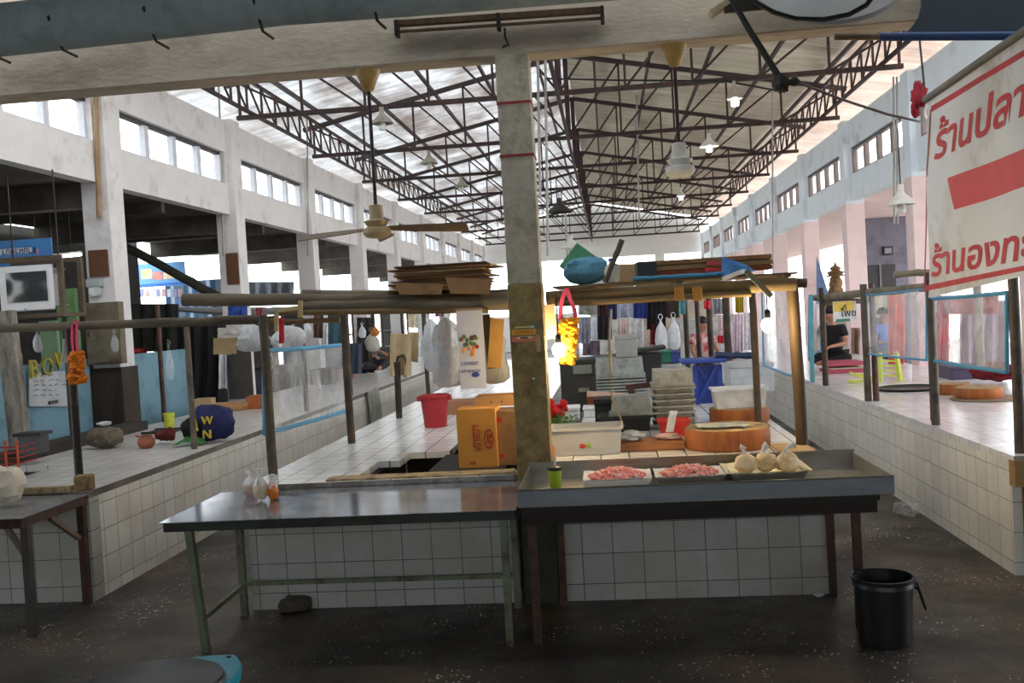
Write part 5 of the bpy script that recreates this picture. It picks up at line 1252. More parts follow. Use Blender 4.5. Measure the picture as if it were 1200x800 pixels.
# food in the steel tray
tz = TZ+.007
q = at_z(656, 568, tz+.05); q = Vector((-.375, 6.03, tz))
t = thing('drink_tumbler', 'lime green tumbler with a black lid and white straw in the steel tray', 'tumbler', q)
MB().lathe([(.032, 0), (.038, .03), (.041, .115), (0, .115)], q, 24).build('cup', M('lime green tumbler', (160, 190, 44), .3), t)
MB().lathe([(.044, .114), (.046, .124), (.045, .136), (.03, .14), (0, .14)], q, 24).build('lid', BLACKP, t)
MB().tube([q+Vector((.002, 0, .135)), q+Vector((.01, 0, .21))], .0045, 8).build('straw', WHITEP, t)
PORK = M('raw pink minced meat', (238, 132, 118), .45, var=.18, scale=40, dirt=(246, 184, 170), dscale=30, damt=.6)
PORK2 = M('pale raw fat', (248, 200, 186), .35, var=.1, scale=40)
STY = M('white foam tray lined with film', (240, 238, 228), .5, var=.05)
def meat(lab, x0, x1, y0, y1, mt, seed, foam):
    cx, cy = (x0+x1)/2, (y0+y1)/2; w, d = x1-x0, y1-y0
    t = thing('meat_tray', lab, 'tray of meat', (cx, cy, tz))
    vs = []; hh = .045
    for (s_, z_) in ((.88, 0), (1, hh), (.96, hh), (.85, .008)):
        vs += [Vector((cx+sx*w/2*s_, cy+sy*d/2*s_, tz+z_)) for sx, sy in ((-1, -1), (1, -1), (1, 1), (-1, 1))]
    fs = [(3, 2, 1, 0), (12, 13, 14, 15)] + [(i*4+k, i*4+(k+1) % 4, (i+1)*4+(k+1) % 4, (i+1)*4+k) for i in range(3) for k in range(4)]
    MB().add(vs, fs).build('pan', foam, t, bev=.004)
    MB().sheet(14, 10, lambda u, v: Vector((cx-w*.5+w*u, cy-d*.5+d*v, tz+hh+.008-.02*(1-abs(2*u-1)**6)*(1-abs(2*v-1)**6)+.006*noise.noise(Vector((u*7, v*7, seed))))), .002).build('liner_film', WBAG, t)
    mb = MB(); lumps(mb, (cx, cy, tz+hh-.004), w*.42, d*.38, .05, 200, .015, seed, 0); lumps(mb, (cx, cy, tz+hh), w*.4, d*.36, .05, 60, .012, seed+1, 1)
    mb.build('minced_meat', [PORK, PORK2], t)
    return t
meat('foam tray of pink raw meat pieces, left of two in the steel tray', -.205, .215, 5.97, 6.31, STY, 1, STY)
meat('steel pan of pink raw meat pieces in the middle of the steel tray', .235, .655, 5.97, 6.31, CHROME, 5, CHROME)
t = thing('snack_tray', 'foam tray holding three knotted bags in the steel tray', 'tray', (.89, 5.9, tz))
cx, cy, w, d = .905, 6.13, .45, .36; vs = []
for (s_, z_) in ((.88, 0), (1, .055), (.96, .055), (.85, .008)):
    vs += [Vector((cx+sx*w/2*s_, cy+sy*d/2*s_, tz+z_)) for sx, sy in ((-1, -1), (1, -1), (1, 1), (-1, 1))]
MB().add(vs, [(3, 2, 1, 0), (12, 13, 14, 15)] + [(i*4+k, i*4+(k+1) % 4, (i+1)*4+(k+1) % 4, (i+1)*4+k) for i in range(3) for k in range(4)]).build('pan', CHROME, t, bev=.004)
MB().sheet(12, 10, lambda u, v: Vector((cx-w*.56+w*1.12*u, cy-d*.55+d*1.1*v, tz+.066-.04*(1-abs(2*u-1)**4)*(1-abs(2*v-1)**4)+.008*noise.noise(Vector((u*7, v*7, 4))))), .002).build('liner_film', M('cream liner', (214, 204, 170), .5), t)
BALL = M('tan fried dough', (236, 202, 150), .6, var=.2, scale=30, dirt=(246, 228, 192), dscale=14, bump=.4)
for k, (x, lab) in enumerate(((.79, 'left knotted bag of tan food in the foam tray'), (.91, 'middle knotted bag of tan food in the foam tray'), (1.035, 'right knotted bag of tan food in the foam tray'))):
    q = Vector((x, 6.06+.04*(k == 1), tz+.038)); t = thing('knotted_bag', lab, 'bag', q); r = .072
    mb = MB().ell(q+Vector((0, .03, r*.8)), r, r*.95, r*.82, 16, 10, lump=.25, seed=k+50)
    lumps(mb, q+Vector((0, .03, r*.5)), r*.8, r*.7, r*.95, 26, .02, k+60); mb.build('filling', BALL, t)
    MB().tube([q+Vector((0, .03, r*1.55)), q+Vector((-.01, .03, r*1.85)), q+Vector((-.02+.02*k, .03, r*2.1)), q+Vector((-.01+.03*k, .03, r*2.3))], [.02, .009, .014, .024], 10).build('bag_neck', WBAG, t)
# ---------------------------------------------------------------- right counter: posts, rails, screens, things on it
PK = M('grey-brown steel post', (92, 82, 72), .55, .2, var=.2, dirt=(58, 44, 36), dscale=5, damt=.5)
post('nearest dark post on the right counter, at the right edge under the banner', at_z(1190, 531, RZc)+Vector((.03, 0, 0)), 2.05, .034, PK)
post('grey post on the right counter under the left edge of the banner', at_z(1092, 498, RZc)+Vector((.035, 0, 0)), 2.05, .034, PK)
post('thin red-brown post just behind the grey post under the banner', at_z(1087, 493, RZc)+Vector((.05, 0, 0)), 2.05, .024, BROWNMETAL)
post('brown post on the right counter left of the yellow-topped sign frame end', at_z(1013, 470, RZc)+Vector((.04, 0, 0)), 2.0, .034, PK)
post('thinner twin post beside the brown post in the middle of the right counter', at_z(1020, 470, RZc)+Vector((.06, 0, 0)), 2.0, .03, BROWNMETAL)
post('dark far post on the right counter beside the yellow-topped sign', at_z(963, 452, RZc)+Vector((.05, 0, 0)), 2.0, .036, DK)
rl = lambda lab, x0, y0, x1, y1, X, r, mt=TIMBER: pole(lab, at_x(x0, y0, X), at_x(x1, y1, X), r, mt, 'rail_pole')
rl('grey-brown rail lashed along the posts over the right counter', 955, 349, 1090, 336, 2.66, .04)
rl('second grey rail just below the lashed rail at its far end', 962, 354, 1016, 352, 2.72, .03)
pole('olive-grey tube sticking out left of the banner', at_y(1048, 321, 9.5), at_y(1089, 319, 9.5), .032, M('olive tube', (112, 106, 84), .6), 'rail_pole')
screen('clear plastic screen with blue cord edges behind the right-hand bulb', [at_x(893, 341, 1.5), at_x(938, 331, 1.5), at_x(940, 444, 1.5), at_x(895, 428, 1.5)], seed=5, edges='tbl', w=.02)
screen('narrow clear plastic screen beside the bamboo post on the right', [at_x(948, 350, 2.66), at_x(963, 352, 2.66), at_x(962, 410, 2.66), at_x(948, 418, 2.66)], seed=7, w=.025)
screen('clear plastic screen with blue edges in the middle of the right counter', [at_x(1014, 346, 2.63), at_x(1086, 338, 2.63), at_x(1086, 422, 2.63), at_x(1014, 414, 2.63)], seed=9, edges='tblr', w=.02)
screen('clear plastic screen with blue edges below the painted banner', [at_x(1090, 350, 2.63), at_x(1180, 343, 2.63), at_x(1180, 436, 2.63), at_x(1090, 422, 2.63)], seed=11, w=.03)
o = MB().bar(at_y(950, 345, 7.9), at_y(952, 448, 7.9), .03, .03, up=(0, 1, 0)).build('hanging_tie', SKYBLUE); tag(o, 'sky-blue cord hanging beside the bamboo post', 'cord')
# yellow topped sign
Y = 10.9; t = thing('hanging_sign', 'small white sign with yellow top and green foot hanging over the right counter', 'sign', at_y(988, 380, Y))
a, b = at_y(977, 377, Y), at_y(1003, 352, Y)
sb_ = MB().box(a.x, b.x, Y, Y+.012, a.z, b.z).build('board', M('white sign board', (232, 230, 226), .6), t)
c0 = at_y(978, 365, Y).z; MB().box(a.x+.005, b.x-.03, Y-.004, Y, c0, b.z-.005).build('yellow_panel', M('sign yellow', (240, 206, 96), .6), sb_)
c1 = at_y(980, 376, Y); c2 = at_y(996, 373, Y); MB().box(c1.x, c2.x, Y-.004, Y, c1.z-.01, c2.z).build('green_strip', M('sign green', (56, 140, 104), .6), sb_)
q = at_y(985, 371, Y); text_mb('ไพช', lambda u, v, w: Vector((q.x+u, Y-.007+w, q.z+v)), .11, .002).build('lettering', M('sign navy ink', (34, 34, 66), .6), sb_)
q = at_y(987, 364, Y); text_mb('ที่', lambda u, v, w: Vector((q.x+u, Y-.007+w, q.z+v)), .08, .002).build('lettering', M('sign navy ink', (34, 34, 66), .6), sb_)
# banner
Xb = 2.44
t = thing('hanging_banner', 'large white banner with red Thai lettering hanging at the right edge', 'banner', at_x(1090, 340, Xb))
TL, BL = at_x(1087, 119, Xb), at_x(1088, 349, Xb); TR, BR_ = at_x(1240, 16, Xb), at_x(1240, 314, Xb)
ydir = (TR.y-TL.y)
def bn(u, v, off=0):
    q = TL.lerp(TR, u).lerp(BL.lerp(BR_, u), v)
    w = .05*noise.noise(Vector((u*2.6, v*1.6, 5)))*math.sin(v*PI*.9) + .02*math.sin((u*9-v*5))*v*(1-v)*2
    q.x += w - off
    return q
BAN = M('dirty white banner cloth', (212, 213, 212), .5, var=.05, scale=3, dirt=(176, 170, 150), dscale=1.2, damt=.4)
bc_ = MB().sheet(40, 30, bn, .003).build('cloth', BAN, t)
RED = M('banner red paint', (184, 38, 40), .6, var=.15, scale=8, dirt=(196, 80, 50), dscale=3, damt=.2)
def uv_at(x, y):                         # where a picture point falls on the banner's own width and height
    q = at_x(x, y, Xb); u = (q.y-TL.y)/ydir
    zt_, zb_ = TL.z+(TR.z-TL.z)*u, BL.z+(BR_.z-BL.z)*u
    return u, (zt_-q.z)/(zt_-zb_)
def stripe(pts, name, mt=RED, n=16):
    (u0, v0), (u1, v1), (u2, v2), (u3, v3) = [uv_at(*p_) for p_ in pts]
    MB().sheet(n, 3, lambda a, b: bn((u0+(u1-u0)*a)*(1-b)+(u3+(u2-u3)*a)*b, (v0+(v1-v0)*a)*(1-b)+(v3+(v2-v3)*a)*b, .0028), .001).build(name, mt, bc_)
stripe([(1092, 124), (1240, 34), (1240, 42), (1092, 131)], 'top_border')
stripe([(1091, 334), (1240, 304), (1240, 310), (1091, 341)], 'bottom_border')
stripe([(1090.5, 128), (1092, 128), (1092, 338), (1090.5, 338)], 'side_border', M('banner red-brown line', (150, 80, 72), .7), 3)
stripe([(1116, 207), (1240, 160), (1240, 206), (1126, 244)], 'red_band', M('banner red band', (206, 72, 72), .6, var=.1, scale=5))
def lettering(txt, x0, yb0, x1, yb1, sz0, italic, name):
    """brush lettering laid along a slanted base line on the cloth"""
    (ua, va), (ub, vb) = uv_at(x0, yb0), uv_at(x1, yb1)
    mb = text_mb(txt, lambda u, v, w: Vector((u, v, w)), 1, .02, italic, bold=.022)
    w_ = max(v[0] for v in mb.v)
    H = (BL.z-TL.z)*-1
    out = []
    for (x, y, w) in mb.v:
        f = x/w_; u = ua+(ub-ua)*f; v = va+(vb-va)*f - y*sz0
        out.append(bn(u, v, .0032+.0014*(w > 0)))
    mb.v = [tuple(q) for q in out]
    mb.build(name, RED, bc_)
lettering('ร้านปลาทู', 1098, 186, 1238, 116, .225, .15, 'lettering')
lettering('ร้านองทะเล', 1098, 323, 1262, 292, .19, .1, 'lettering')
a, b = at_x(1084, 117, Xb-.01), at_x(1240, 9, Xb-.01)
MB().tube([a, b], .026, 10).build('top_pole', M('grey banner pole', (112, 110, 102), .6), t)
RC = M('dark red rag', (150, 28, 44), .8, var=.25)
q = at_x(1080, 114, Xb); t2 = thing('hanging_rag', 'dark red rag knotted round the end of the banner pole', 'rag', q)
MB().ell(q+Vector((-.02, 0, .02)), .055, .05, .1, 14, 10, lump=.6, seed=3).build('knot', RC, t2)
MB().ell(q+Vector((-.04, .03, -.08)), .035, .03, .06, 12, 8, lump=.6, seed=5).build('tail', RC, t2)
rg = at_x(1087, 130, Xb); MB().tube([rg+Vector((0, .055*math.cos(k*PI/8), .055*math.sin(k*PI/8))) for k in range(17)], .008, 6).build('ring', WHITEP, t2)
o = MB().tube([at_x(1076, -30, Xb), at_x(1078, 50, Xb), at_x(1083, 100, Xb)], .008, 6).build('hanging_rope', BLACKP); tag(o, 'dark rope holding up the end of the banner pole', 'rope')
# things on the right counter
def on_right(x, y): return at_z(x, y, RZc)
q = on_right(1157, 470); r = .235
q = on_right(1158, 469); r = 52/2*q.y/FOC
block('round pale chopping block on the right counter under the banner', (q.x, q.y+r, RZc+.012), r, .1)
q2 = on_right(1122, 463); r2 = 38/2*q2.y/FOC; block('second orange chopping block behind the pale one on the right counter', (q2.x, q2.y+r2*.9, RZc+.002), r2, .11)
o = MB().lathe([(.34, 0), (.35, .005), (.34, .01), (0, .01)], (q.x+.05, q.y+.15, RZc+.001), 36).build('brown_mat', M('brown damp mat', (140, 116, 98), .8, var=.2)); tag(o, 'brown round mat under the pale chopping block', 'mat')
q = on_right(1068, 456); t = thing('serving_tray', 'thin black oval tray lying on the right counter', 'tray', q)
MB().lathe([(.36, .001), (.38, .02), (.36, .02), (.34, .008), (0, .008)], q, 40, sx=1, sy=.9).build('body', BLACKP, t)
MB().lathe([(.375, .018), (.39, .024), (.375, .028)], q, 40, sx=1, sy=.9).build('rim', BLACKP, t)
_b = lambda *a, **k: bx(*a, **k)
_b('dark purple storage box on the right counter behind the banner post', 1116, 428, 1153, 447, 12.3, .5, M('dark purple plastic', (70, 60, 86), .5), 'storage_box', RZc+.002)
o = MB().ell(on_right(1172, 452)+Vector((0, .1, .15)), .26, .2, .1, 16, 9, lump=.5, seed=71).build('red_cloth', M('maroon cloth', (122, 26, 36), .9, var=.3)); tag(o, 'heap of maroon cloth at the right end of the right counter', 'cloth')
post('pale grey steel post rising behind the chopping blocks on the right', on_right(1150, 452), 2.1, .045, M('pale steel post', (170, 160, 156), .5), z0=RZc+.12)
t = _b('cream foam box between pink lids on the far right counter', 974, 432, 1012, 443, 14.2, .5, M('cream foam box', (206, 190, 160), .7), 'foam_box', RZc+.075)
PKB = M('dull rose lid', (176, 72, 92), .6)
for y, lab, dz in ((446, 'dull rose tray under the cream foam box', 0), (428, 'dull rose board on the cream foam box', 0)):
    a, b = at_y(974, y+3, 14.15), at_y(1012, y-4, 14.15)
    z0_ = RZc+.003 if y > 440 else at_y(974, 431.5, 14.2).z+.03
    o = MB().box(a.x-.03, b.x+.02, 14.15, 14.75, z0_, z0_+.05).build('plastic_tray', PKB, bev=.006); tag(o, lab, 'tray')
# lime chair
q = on_right(1045, 447); LIME = M('lime plastic', (206, 216, 84), .45, var=.08)
t = thing('plastic_chair', 'lime green plastic chair lying by the far end of the right counter', 'chair', q)
for dx in (-.12, .12): MB().bar(q+Vector((dx, .05, .0)), q+Vector((dx*.8, .1, .36)), .04, .05).build('leg', LIME, t)
for k in range(5): MB().bar(q+Vector((-.1, .085, .07+.06*k)), q+Vector((.1, .085, .07+.06*k)), .03, .02).build('back_slat', LIME, t)
MB().obox(q+Vector((-.26, .2, .06)), .34, .3, .045, (0, .25, 0)).build('seat', LIME, t, bev=.01)
MB().bar(q+Vector((-.5, .1, .02)), q+Vector((-.14, .05, .02)), .06, .03).build('arm', LIME, t)
cloth('coral pink curtain hanging beyond the right counter', 1041, 343, 1060, 428, 15.5, M('coral cloth', (238, 140, 128), .85, var=.1, dirt=(220, 80, 90), dscale=2), 'hanging_curtain', 'curtain', wave=.05, folds=2)
cloth('rose red curtain hanging behind the banner screen', 1092, 366, 1112, 434, 14.5, M('rose red cloth', (214, 70, 88), .85, var=.2), 'hanging_curtain', 'curtain', wave=.06, folds=2)
cloth('lilac-grey curtain hanging behind the banner screen', 1125, 352, 1180, 430, 14.8, M('lilac grey cloth', (176, 160, 180), .85, var=.15), 'hanging_curtain', 'curtain', wave=.06, folds=4)
cloth('pink shop awning cloth behind the banner screen', 1098, 346, 1170, 368, 14.2, M('dusty rose cloth', (170, 96, 110), .85, var=.2), 'hanging_awning', 'awning', wave=.05, folds=3)
# beyond the right aisle: shop, carved figure, awning
SHOP = M('grey-violet shop wall', (120, 118, 132), .85, var=.1, dirt=(96, 94, 104), dscale=2)
Y = 24; a, b = at_y(1008, 470, Y), at_y(1052, 268, Y)
struct(MB().box(a.x, b.x+.2, Y, Y+.2, 0, b.z+.5).build('wall_shop', SHOP))
DKD = M('dark shutter', (60, 58, 60), .7, var=.15)
a, b = at_y(1017, 400, Y-.06), at_y(1049, 309, Y-.06)
dr = struct(MB().box(a.x, b.x, Y-.06, Y-.001, 0, b.z).build('door_1', DKD)); MB().box((a.x+b.x)/2-.02, (a.x+b.x)/2+.02, Y-.09, Y-.06, 0, b.z).build('door_bar', M('door bar', (120, 112, 112), .6), dr)
a, b = at_y(1036, 299, Y-.1), at_y(1047, 293, Y-.1)
t = thing('hanging_sign', 'small dark sign on the grey-violet shop wall beyond the right aisle', 'sign', a)
MB().box(a.x, b.x, Y-.06, Y-.001, a.z, b.z+.1).build('board', M('near black sign', (34, 32, 40), .6), t); MB().box(a.x+.03, b.x-.03, Y-.07, Y-.06, a.z+.04, b.z+.06).build('panel', M('sign grey', (140, 136, 146), .6), t)
q = at_y(980, 360, 22.3)
t = thing('carved_figure', 'brown carved wooden figure standing beyond the right counter', 'figure', Vector((q.x, q.y, 0)))
CW = M('brown carved wood', (140, 108, 66), .8, var=.35, scale=12, dirt=(74, 54, 36), dscale=8)
mb = MB(); z1 = at_y(980, 362, 22.3).z
mb.ell((q.x, q.y, z1+.15), .24, .2, .38, lump=.4, seed=3).ell((q.x+.02, q.y, z1+.58), .14, .13, .19, lump=.4, seed=4)
mb.build('body', CW, t)
cr = MB(); cr.lathe([(0, 0), (.26, 0), (.15, .04), (.2, .09), (.09, .13), (.13, .18), (.04, .24), (0, .34)], (q.x+.02, q.y, z1+.72), 10); cr.build('crown', CW, t)
MB().box(q.x-.2, q.x+.2, q.y-.2, q.y+.2, 0, z1-.12).build('plinth', M('plinth stone', (160, 150, 140), .9), t)
a = [at_y(*p_, 17) for p_ in ((957, 300), (975, 356), (957, 356))]
o = MB().prism([(p_.x, p_.z) for p_ in a], lambda u, v, w: Vector((u, 17+w, v)), .02).build('hanging_awning', M('slate blue awning', (104, 130, 172), .8)); tag(o, 'slate blue triangle of awning cloth beyond the right pillars', 'awning')
# pendant lamp in the right aisle
def pendant(lab, x, y, Y, top, r, mt, lit=True, cfl=True):
    c = at_y(x, y, Y); t = thing('pendant_lamp', lab, 'lamp', c)
    MB().lathe([(r, 0), (r*.98, .012), (r*.75, .06), (r*.35, .11), (r*.22, .15), (r*.2, .22), (0, .225)], c, 24).build('lamp_shade', mt, t)
    zt_ = at_y(x, top, Y).z; MB().tube([c+Vector((0, 0, .22)), Vector((c.x, c.y, zt_))], .008, 6).build('cord', DARKMETAL, t)
    if cfl: MB().lathe([(.0, -.09), (.045, -.085), (.05, -.03), (.03, .02), (0, .02)], c, 14).build('bulb', glow('white lamp tube', (246, 250, 255), 7) if lit else M('unlit white bulb', (214, 214, 206), .4), t)
    return t
SH = M('dusty enamel shade', (150, 144, 130), .5, .2, var=.1); SHW = M('white enamel shade', (216, 214, 206), .5)
pendant('dusty lamp hanging under the left roof slope, nearest the fan', 448, 145, 13, 122, .15, SH, lit=False)
pendant('dusty lamp under the left roof slope, second from the fan', 503, 192, 16.5, 176, .15, SH, lit=False)
pendant('dusty lamp under the left roof slope, third from the fan', 541, 219, 20.5, 208, .14, SH, lit=False)
pendant('lamp with a bright white tube high under the right roof slope', 861, 116, 12.5, 96, .1, SH)
pendant('white lamp hanging under the right roof slope behind the white fan', 831, 172, 16.5, 148, .16, SHW)
pendant('small white lamp far down the hall under the right roof slope', 798, 230, 24, 215, .11, SHW)
pendant('dark lamp shade hanging right of the pillar far down the hall', 656, 249, 15, 226, .2, M('black enamel shade', (44, 40, 38), .6), cfl=False)
pendant('pale lamp hanging low right of the pillar above the net bundle', 669, 291, 17, 262, .2, SHW, lit=False)
pendant('white lamp hanging in the right aisle beside the pale pink pillar', 1056, 240, 11, 150, .15, SHW, lit=False)
# ceiling fans
def fan(lab, x, ytop, yhub, Y, mt, blades, bm=None, rod=DARKMETAL):
    top, hub = at_y(x[0], ytop, Y), at_y(x[1], yhub, Y); hub.x = (hub.x+top.x)/2; top.x = hub.x
    top.z = 3.58
    t = thing('ceiling_fan', lab, 'fan', hub)
    MB().lathe([(.0, 0), (.085, 0), (.075, -.03), (.035, -.13), (.02, -.14), (0, -.14)], top, 24).build('canopy_cup', M('ochre fan cup', (176, 146, 86), .5, var=.3), t)
    MB().tube([top+Vector((0, 0, -.13)), hub+Vector((0, 0, .1))], .012, 10).build('rod', rod, t)
    MB().lathe([(.02, .16), (.045, .155), (.05, .06), (.085, .05), (.075, .03), (.06, .015), (.092, 0), (.095, -.03), (.075, -.055), (.05, -.062), (0, -.065)], hub, 32).build('motor', mt, t)
    for ang, L in blades:
        e = Euler((0, 0, ang)).to_matrix()
        f = lambda u, v, w: hub + e @ Vector((u, v, -.005 + w - .42*v - .05*(u-.1)))
        MB().prism([(.06, -.02), (.2, -.035), (L, -.05), (L+.015, -.03), (L+.015, .04), (L, .06), (.2, .045), (.06, .02)], f, .006).build('blade', bm or mt, t)
    return t
fan('old brown ceiling fan with three blades hanging from the beam left of the pillar', (432, 440), 75, 268, 6.5, M('cream-brown fan enamel', (176, 156, 118), .45, var=.15), ((R(-2), .6), (R(174), .54), (R(95), .52)), M('brown fan blade', (110, 92, 68), .5))
fan('white ceiling fan motor without blades hanging from the beam right of the pillar', (790, 796), 52, 196, 6.5, SHW, ())
# further ceiling fan in the right aisle and one low on the left
# long thin pipes
def pipe(lab, x, y0, x1, y1, Y, r, mt): 
    o = MB().tube([at_y(x, y0, Y), at_y(x1, y1, Y)], r, 8).build('hanging_pipe', mt); return tag(o, lab, 'pipe')
GPI = M('grey conduit pipe', (160, 158, 152), .5, var=.1)
pipe('grey pipe hanging from the roof down the second left pillar', 256, 95, 262, 300, PY[2]-.3, .018, GPI)
pipe('grey pipe hanging from the roof down the third left pillar', 359, 85, 361, 300, PY[3]-.35, .02, GPI)
pipe('brownish drain pipe on the corner of the first left pillar', 112, 104, 116, 255, PY[1]-.24, .028, M('brown-stained drain pipe', (150, 122, 84), .6, var=.25))
for k, (x, y0, y1, Y, lab) in enumerate(((630, 62, 232, 14.6, 'pale hanging rod just right of the pillar, nearest to it'), (639, 66, 300, 14.6, 'second pale hanging rod right of the pillar'), (662, 240, 300, 18.5, 'third pale hanging rod right of the pillar'), (746, 110, 262, 22.5, 'thin hanging rod in the middle of the right roof half'))):
    pipe(lab, x, y0, x+3, y1, Y, .02, GPI)
for k, (x, y0, y1, Y, lab) in enumerate(((905, 100, 335, 18.5, 'tall thin pipe before the far right pillars'), (1051, 90, 262, 14.85, 'white conduit on the near right pillar'), (1047, 90, 262, 14.85, 'thin grey conduit beside the white one on the near right pillar'))):
    pipe(lab, x, y0, x+1, y1, Y, .015, GPI)
q = [at_y(931, 95, 6.1), at_y(985, 116, 6.6), at_y(1040, 134, 7.2), at_y(1084, 144, 7.7)]
o = MB().tube(q, .009, 6).build('hanging_cable', BLACKP); tag(o, 'dark cable running from the iron hook to the banner pole', 'cable')
o = MB().tube([at_y(640, 92, 14), at_y(720, 94, 14), at_y(850, 95, 14), at_y(920, 108, 14)], .014, 6).build('hanging_cable', BLACKP); tag(o, 'dark cable slung along the nearest truss', 'cable')
# lit tubes in the left aisle
for x0, y0, x1, y1, Y, lab in ((33, 305, 50, 303, 11.5, 'short lit fluorescent tube under the left aisle ceiling, above the television'), (54, 302.5, 66, 301.5, 11.5, 'middle lit fluorescent tube under the left aisle ceiling'), (69, 301, 95, 298, 11.5, 'long lit fluorescent tube under the left aisle ceiling nearest the pillar')):
    a, b = at_y(x0, y0, Y), at_y(x1, y1, Y); t = thing('hanging_tube_light', lab, 'lamp', a)
    MB().tube([a, b], .016, 8).build('tube', glow('lit fluorescent tube', (250, 250, 245), 14), t); MB().bar(a+Vector((0, .03, .03)), b+Vector((0, .03, .03)), .04, .03).build('batten', M('grey lamp batten', (120, 118, 112), .6), t)
    MB().tube([a.lerp(b, .5)+Vector((0, .03, .04)), Vector(((a.x+b.x)/2, Y+.03, 3.55))], .006, 6).build('hanger_rod', DARKMETAL, t)
# ---------------------------------------------------------------- people
def skin_mesh(name, verts, edges, radii, mat, parent, levels=2):
    me = bpy.data.meshes.new(name); me.from_pydata([tuple(v) for v in verts], edges, [])
    o = bpy.data.objects.new(name, me); COL.objects.link(o)
    md = o.modifiers.new('skin', 'SKIN'); md.use_smooth_shade = True
    sv = me.skin_vertices[0].data
    for k, r in enumerate(radii): sv[k].radius = (r, r) if not isinstance(r, tuple) else r; sv[k].use_root = (k == 0)
    sb = o.modifiers.new('smooth', 'SUBSURF'); sb.levels = sb.render_levels = levels
    bpy.context.view_layer.update()
    nm = bpy.data.meshes.new_from_object(o.evaluated_get(bpy.context.evaluated_depsgraph_get()))
    nm.name = name; nm.materials.clear(); nm.materials.append(mat)
    nm.polygons.foreach_set('use_smooth', [True]*len(nm.polygons))
    bpy.data.objects.remove(o); bpy.data.meshes.remove(me)
    o = bpy.data.objects.new(name, nm); COL.objects.link(o)
    o.parent = parent; o.matrix_parent_inverse = Matrix.Translation(-root_loc(parent))
    return o
SKIN = M('tan skin', (176, 128, 100), .55, var=.06, scale=6)
HAIR = M('black hair', (24, 20, 20), .5, var=.2, scale=30)
def person(lab, loc, yaw, pose, shirt, legs, size=1.0, long_hair=False, short_sleeve=True, skirt=False):
    loc = Vector(loc); e = Euler((0, 0, yaw)).to_matrix()
    P = lambda x, y, z: loc + (e @ Vector((x, y, z)))*size
    t = thing('person', lab, 'person', loc)
    pz = {'stand': .86, 'sit': .48, 'cross': .16}[pose]          # height of the pelvis
    V, E_, Rr = [], [], []
    def add(p, r, par=None):
        V.append(P(*p)); Rr.append(r*size)
        if par is not None: E_.append((par, len(V)-1))
        return len(V)-1
    lean = {'stand': -.02, 'sit': -.05, 'cross': -.1}[pose]
    pe = add((0, 0, pz), .13); wa = add((0, lean*.3, pz+.15), .115, pe); ch = add((0, lean*.7, pz+.34), .125, wa)
    nb = add((0, lean, pz+.48), .075, ch); nt_ = add((0, lean-.015, pz+.55), .052, nb)
    h1 = add((0, lean-.03, pz+.63), .085, nt_); h2 = add((0, lean-.025, pz+.71), .088, h1); h3 = add((0, lean-.02, pz+.755), .06, h2)
    nose = add((0, lean-.125, pz+.655), .012, h1); chin = add((0, lean-.095, pz+.59), .03, h1)
    for s in (-1, 1): add((s*.088, lean-.02, pz+.66), .014, h2)
    hands = {'stand': ((-.2, -.16, .93), (.18, -.24, 1.02)), 'sit': ((-.17, -.33, pz+.16), (.15, -.34, pz+.2)), 'cross': ((-.16, -.36, pz+.14), (.12, -.38, pz+.17))}[pose]
    arms = []
    for s, hd in ((-1, hands[0]), (1, hands[1])):
        sh = add((s*.17, lean*.9, pz+.44), .062, ch); el = add((s*.235, lean-.06 if pose == 'stand' else -.12, pz+.2), .043, sh)
        wr = add(hd, .029, el); arms.append((sh, el))
        hv = Vector(hd); el_v = Vector((s*.235, -.1, pz+.2)); d = (hv-el_v).normalized(); sd = d.cross(Vector((0, 0, 1))).normalized(); up = sd.cross(d)
        pm = add(tuple(hv+d*.05), .03, wr)
        for k, (off, L) in enumerate(((-.024, .06), (-.008, .07), (.009, .066), (.024, .052))):
            a = add(tuple(hv+d*.085+sd*off), .0105, pm); b = add(tuple(hv+d*(.085+L*.6)+sd*off-up*.012), .0095, a); add(tuple(hv+d*(.085+L*.9)+sd*off-up*.035), .008, b)
        a = add(tuple(hv+d*.05-sd*s*-.036), .011, pm); add(tuple(hv+d*.085-sd*s*-.05-up*.01), .009, a)
    lg = []
    for s in (-1, 1):
        hp = add((s*.095, 0, pz-.03), .098, pe)
        if pose == 'stand': kn = add((s*.105, -.03, .46), .062, hp); an = add((s*.11, .01, .09), .04, kn); to = add((s*.125, -.15, .035), .03, an)
        elif pose == 'sit': kn = add((s*.12, -.42, pz-.02), .066, hp); an = add((s*.12, -.4, .09), .042, kn); to = add((s*.13, -.56, .035), .03, an)
        else: kn = add((s*.33, -.26, pz-.02), .066, hp); an = add((-s*.05, -.36-.06*s, .07), .042, kn); to = add((-s*.14, -.4-.06*s, .06), .03, an)
        lg.append((hp, kn, an))
    skin_mesh('body', V, E_, Rr, SKIN, t)
    # clothes: a shell a little larger than the body underneath
    def shell(name, chain_edges, grow, mat):
        ids = sorted({i for ed in chain_edges for i in ed}); ix = {i: k for k, i in enumerate(ids)}
        skin_mesh(name, [V[i] for i in ids], [(ix[a], ix[b]) for a, b in chain_edges], [Rr[i]+grow*size for i in ids], mat, t)
    mid = []
    ed = [(pe, wa), (wa, ch), (ch, nb)]
    for sh, el in arms:
        V.append(V[sh].lerp(V[el], .62)); Rr.append(Rr[sh]*.85); mid.append(len(V)-1); ed += [(ch, sh), (sh, mid[-1])]
        if not short_sleeve: ed.append((mid[-1], el))
    r_nb = Rr[nb]; Rr[nb] = r_nb*.8
    shell('shirt', ed, .018, shirt); Rr[nb] = r_nb
